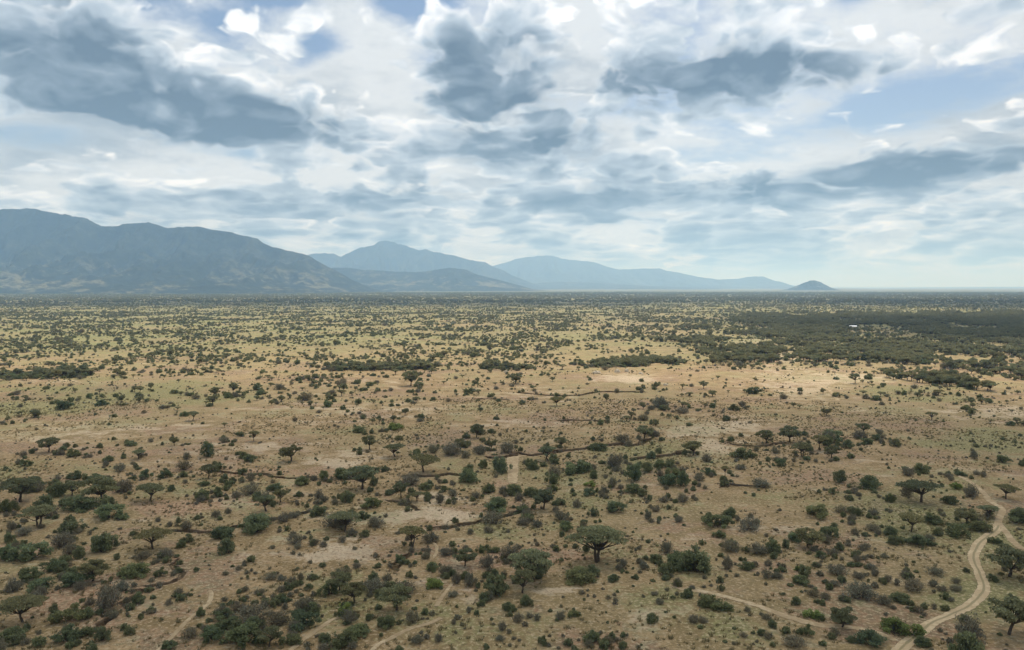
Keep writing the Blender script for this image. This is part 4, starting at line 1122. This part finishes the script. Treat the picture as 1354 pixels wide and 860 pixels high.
MIDN = {'umbrella': (420, .082), 'acacia': (420, .088), 'bush': (420, .10), 'thorn': (200, .085)}
FARN = {'umbrella': (110, .155), 'acacia': (110, .165), 'bush': (110, .19), 'thorn': (70, .17)}
NV = 5
mid_meshes, far_meshes = [], []
for ki, kd in enumerate(KIND_NAMES):
    for i in range(NV):
        mid_meshes.append(joined(kd, 4000 + 13 * i + 100 * ki, *MIDN[kd], 'mid_' + kd))
        far_meshes.append(joined(kd, 5000 + 13 * i + 100 * ki, *FARN[kd], 'far_' + kd))
MIDC = proto_collection('veld_mid', mid_meshes); FARC = proto_collection('veld_far', far_meshes)
R5 = np.random.default_rng(33)
def scatter_rows(name, sel, coll, label):
    s = SC[sel]; n = len(s)
    pts = np.column_stack([s[:, 0], s[:, 1], SC_Z[sel] - .05])
    rot = np.column_stack([np.zeros(n), np.zeros(n), R5.uniform(0, 6.283, n)])
    scl = np.column_stack([s[:, 2] * .5 * R5.uniform(.85, 1.1, n), s[:, 2] * .5 * R5.uniform(.85, 1.1, n), s[:, 3]])
    idx = s[:, 4].astype(int) * NV + R5.integers(0, NV, n)
    scatter_object(name, pts, rot, scl, idx, coll, label, 'bushveld')
rest = ~picked
isf = SC[:, 9] >= 1840
scatter_rows('bushveld', np.nonzero(rest & ~isf)[0], MIDC, 'bushes and trees dotting the middle of the plain')
scatter_rows('far_bushveld', np.nonzero(rest & isf)[0], FARC, 'far trees and bushes massed towards the mountains')

def tuft_mesh(name, seed, blades, tall, mat, spread=.35):
    R = np.random.default_rng(seed); g = Geo()
    a = R.uniform(0, 6.283, blades); r = spread * np.sqrt(R.uniform(0, 1, blades))
    b = np.stack([r * np.cos(a), r * np.sin(a), np.zeros(blades)], -1)
    lean = np.stack([np.cos(a), np.sin(a), np.zeros(blades)], -1) * R.uniform(.1, .7, (blades, 1)) + R.normal(size=(blades, 3)) * .1
    tip = b + lean * .6 + np.array([0, 0, 1.0]) * R.uniform(.5, 1.0, (blades, 1)) * tall
    side = np.cross(tip - b, R.normal(size=(blades, 3))); side /= np.linalg.norm(side, axis=1)[:, None]
    w = .07
    q = np.stack([b - side * w, b + side * w, tip + side * w * .3, tip - side * w * .3], 1)
    g.v.append(q.reshape(-1, 3)); g.f.append(np.arange(4 * blades).reshape(-1, 4)); g.n = 4 * blades; g.t.append(np.repeat(R.uniform(0, 1, blades), 4))
    return g.mesh(name, mat)

def off_tracks(x, y, extra=0.0):
    ok = np.ones(len(x), bool)
    for (L, wd) in TRACK_LINES:
        for q in L[::2]:
            ok &= (x - q[0]) ** 2 + (y - q[1]) ** 2 > (wd * .5 + .5 + extra) ** 2
    return ok

def build_ground_cover():
    hp = [(p['x'], p['y'], p['w']) for p in plants if p['hand']]
    R = np.random.default_rng(55)
    tanm = math.tan(math.radians(35.5))
    # dry grass tussocks
    n = 60000
    y = np.sqrt(R.uniform(105 ** 2, 420 ** 2, n)); x = R.uniform(-1, 1, n) * y * tanm
    u, v = photo_of(x, y)
    dn = sstep(fbm(x / 22, y / 22, 3, 81), .38, .62) * (.4 + .8 * sstep(fbm(x / 5, y / 5, 2, 83), .35, .65)) * (1 - .85 * np.clip(blob_mask(u, v, SAND), 0, 1))
    k = (R.uniform(0, 1, n) < dn * .8) & off_tracks(x, y)
    x, y = x[k], y[k]; n = len(x)
    z = terrain_z(x, y)
    s = R.uniform(.30, .75, n)
    C = proto_collection('tussock', [tuft_mesh('tussock', 70 + i, 22, 1.0, M_GRASS, .45) for i in range(4)])
    scatter_object('dry_grass', np.column_stack([x, y, z - .03]), np.column_stack([0 * x, 0 * x, R.uniform(0, 6.28, n)]), np.column_stack([s, s, s * R.uniform(.6, 1.1, n)]), R.integers(0, 4, n), C, 'tufts of dry tan grass over the near plain', 'grass')
    # knee-high scrub
    n = 26000
    y = np.sqrt(R.uniform(105 ** 2, 620 ** 2, n)); x = R.uniform(-1, 1, n) * y * tanm
    u, v = photo_of(x, y)
    dn = (.12 + 1.1 * sstep(fbm(x / 30, y / 30, 3, 85), .42, .64)) * (.1 + 1.2 * sstep(fbm(x / 5, y / 5, 2, 87), .45, .66)) * (1 - .7 * np.clip(blob_mask(u, v, SAND), 0, 1))
    dn = dn + .5 * np.clip(blob_mask(u, v, GREEN), 0, 1)
    k = R.uniform(0, 1, n) < dn * .5
    x, y, u, v = x[k], y[k], u[k], v[k]; n = len(x)
    w = np.exp(R.normal(math.log(.78), .45, n))
    # saplings and seedlings gathered round the larger plants
    sx, sy, sw = [], [], []
    for (px, py, pw) in hp:
        for _ in range(int(R.integers(1, 8))):
            a = R.uniform(0, 6.283); d = pw * R.uniform(.5, 1.5) + R.uniform(0, 3)
            sx.append(px + d * math.cos(a)); sy.append(py + d * math.sin(a)); sw.append(R.uniform(.7, 2.4) if R.uniform() < .5 else max(.8, pw * R.uniform(.25, .62)))
    for (L, gw, gd) in GULLY_LINES:            # growth along the gullies
        for i in range(0, len(L)):
            if R.uniform() < .55:
                sx.append(L[i, 0] + R.normal() * 2.2); sy.append(L[i, 1] + R.normal() * 2.6); sw.append(math.exp(R.normal() * .45 + math.log(1.5)))
    x = np.concatenate([x, sx]); y = np.concatenate([y, sy]); w = np.concatenate([w, sw])
    ok = off_tracks(x, y, .5)
    x, y, w = x[ok], y[ok], w[ok]; n = len(x)
    z = terrain_z(x, y)
    ms = [joined('bush', 6000 + i, 260, .16, 'scrub_leafy') for i in range(4)] + [joined('thorn', 6100 + i, 160, .11, 'scrub_bare') for i in range(4)]
    ms += [joined('bush', 6200 + i, 2400, .042, 'scrub_large') for i in range(5)] + [joined('thorn', 6300 + i, 1500, .032, 'scrub_large_bare') for i in range(3)]
    C = proto_collection('scrub', ms)
    idx = np.where(R.uniform(0, 1, n) < .45, R.integers(0, 4, n), R.integers(4, 8, n))
    idx = np.where(w > 1.7, R.integers(8, 16, n), idx)
    scatter_object('low_scrub', np.column_stack([x, y, z - .03]), np.column_stack([0 * x, 0 * x, R.uniform(0, 6.28, n)]), np.column_stack([w * .5, w * .5, w * R.uniform(.45, .85, n)]), idx, C, 'knee-high scrub speckling the near plain', 'scrub')
build_ground_cover()

# ------------------------------------------------------------------ fallen tree, rocks, far building
def build_fallen_tree():
    x, y, z = plant_at(972, 643)
    root = link('fallen_tree', None, label='fallen dead tree trunk with splayed limbs lying on dry ground', category='tree')
    root.location = (x, y, z)
    R = np.random.default_rng(9)
    g = Geo(); pts = bend((-1.5, .5, .55), (7.2, -1.6, .22), R, .12, 5); g.limb(pts, np.linspace(.36, .16, 6), 8)
    t = link('trunk', g.mesh('fallen_trunk', M_BARK), root)
    for e in ((-5.5, -2.2, .1), (-4.6, -.6, .9), (-5.8, 1.6, .4), (-3.0, -2.4, .15), (-3.6, 2.0, 1.5)):
        g = Geo(); pts = bend((-1.4, .45, .5), e, R, .2, 4); g.limb(pts, np.linspace(.22, .06, 5), 6)
        for s in range(3):
            a = pts[2 + s % 2]; g.tube(a, a + R.normal(size=3) * .9 + np.array([-.5, 0, .3]), .07, .03, 4)
        link('limb', g.mesh('fallen_limb', M_BARK), root)
build_fallen_tree()

def rock_material():
    m, T, bs = new_mat('pale_rock')
    n = T.noise(T.node('ShaderNodeNewGeometry').outputs['Position'], .9, 5, .7)
    T.put(bs.inputs['Base Color'], T.mix(T.step(n, .3, .7), (0.42, 0.34, 0.24), (0.66, 0.57, 0.44)))
    return m
def build_rocks():
    m = rock_material()
    for i, (u, v, w, h, lab) in enumerate([(789, 494, 11, 3.4, 'long low cream rock bank beside the tree belt'), (816, 492.5, 8, 4, 'upright cream rock bank, middle one of the row'),
                                          (829, 492, 6, 4, 'narrow cream rock bank next to the reddish patch'), (847, 494.5, 6, 2, 'small white rock slab behind the reddish patch'), (880, 510, 6, 2.5, 'pale rock slab among grey bushes'), (669, 493, 6, 3, 'lone white boulder below the tree belt')]):
        x, y, z = plant_at(u, v)
        dep = math.hypot(y, CAM_H); W_, H_ = w * dep / F, h * dep / F
        R = np.random.default_rng(200 + i)
        th = np.linspace(0, 2 * math.pi, 14, endpoint=False); vs = []; rings = [(1.0, -.1), (1.02, .25), (.9, .62), (.62, .92), (.25, 1.0)]
        for rr, zz in rings:
            j = R.uniform(.8, 1.15, 14)
            for a, jj in zip(th, j):
                vs.append((rr * jj * math.cos(a) * W_ / 2, rr * jj * math.sin(a) * W_ * .32, zz * H_ * R.uniform(.85, 1.12)))
        fs = [(r * 14 + k, r * 14 + (k + 1) % 14, (r + 1) * 14 + (k + 1) % 14, (r + 1) * 14 + k) for r in range(4) for k in range(14)]
        me = bpy.data.meshes.new('rock'); me.from_pydata(vs, [], fs + [tuple(range(56, 70))]); me.materials.append(m)
        o = link('rock_bank', me, label=lab, category='rock', group='pale rocks by the tree belt'); o.location = (x, y, z); o.rotation_euler[2] = R.uniform(-.2, .2)
build_rocks()

def box(x0, x1, y0, y1, z0, z1):
    v = [(x, y, z) for z in (z0, z1) for y in (y0, y1) for x in (x0, x1)]
    return v, [(0, 2, 3, 1), (4, 5, 7, 6), (0, 1, 5, 4), (2, 6, 7, 3), (0, 4, 6, 2), (1, 3, 7, 5)]
def build_house():
    x, y, z = plant_at(1128, 434)
    root = link('white_building', None, label='small white-roofed building alone among the dark trees', category='building')
    root.location = (x, y, z); root.rotation_euler[2] = math.radians(-18); root.scale = (.8, .8, .8)
    mw, T, bs = new_mat('limewash'); n = T.noise(T.node('ShaderNodeNewGeometry').outputs['Position'], .6, 4); T.put(bs.inputs['Base Color'], T.mix(n, (0.55, 0.53, 0.48), (0.72, 0.70, 0.66)))
    mr, T, bs = new_mat('pale_sheet_roof'); n = T.noise(T.node('ShaderNodeNewGeometry').outputs['Position'], 1.2, 4); T.put(bs.inputs['Base Color'], T.mix(n, (0.72, 0.73, 0.74), (0.88, 0.88, 0.88))); bs.inputs['Roughness'].default_value = .45; bs.inputs['Specular IOR Level'].default_value = .5
    md, T, bs = new_mat('dark_door'); n = T.noise(T.node('ShaderNodeNewGeometry').outputs['Position'], 2.0, 3); T.put(bs.inputs['Base Color'], T.mix(n, (0.03, 0.03, 0.03), (0.06, 0.05, 0.045)))
    def part(nm, vf, mat):
        me = bpy.data.meshes.new(nm); me.from_pydata(vf[0], [], vf[1]); me.materials.append(mat); return link(nm, me, root)
    part('wall', box(-5.5, 5.5, -3, 3, -.2, 3.0), mw)
    rv = [(-6.2, -3.7, 2.85), (6.2, -3.7, 2.85), (6.2, 0, 4.6), (-6.2, 0, 4.6), (-6.2, 3.7, 2.85), (6.2, 3.7, 2.85)]
    rv2 = [(a, b, c + .12) for a, b, c in rv]
    part('roof', (rv + rv2, [(0, 3, 2, 1), (3, 4, 5, 2), (6, 7, 8, 9), (9, 8, 11, 10), (0, 1, 7, 6), (4, 10, 11, 5), (0, 6, 9, 3), (3, 9, 10, 4), (1, 2, 8, 7), (2, 5, 11, 8)]), mr)
    part('door', box(.6, 2.2, -3.05, -2.98, 0, 2.3), md)
    for wx in (-3.6, -1.4, 3.6):
        part('window', box(wx - .5, wx + .5, -3.05, -2.98, 1.1, 2.1), md)
build_house()
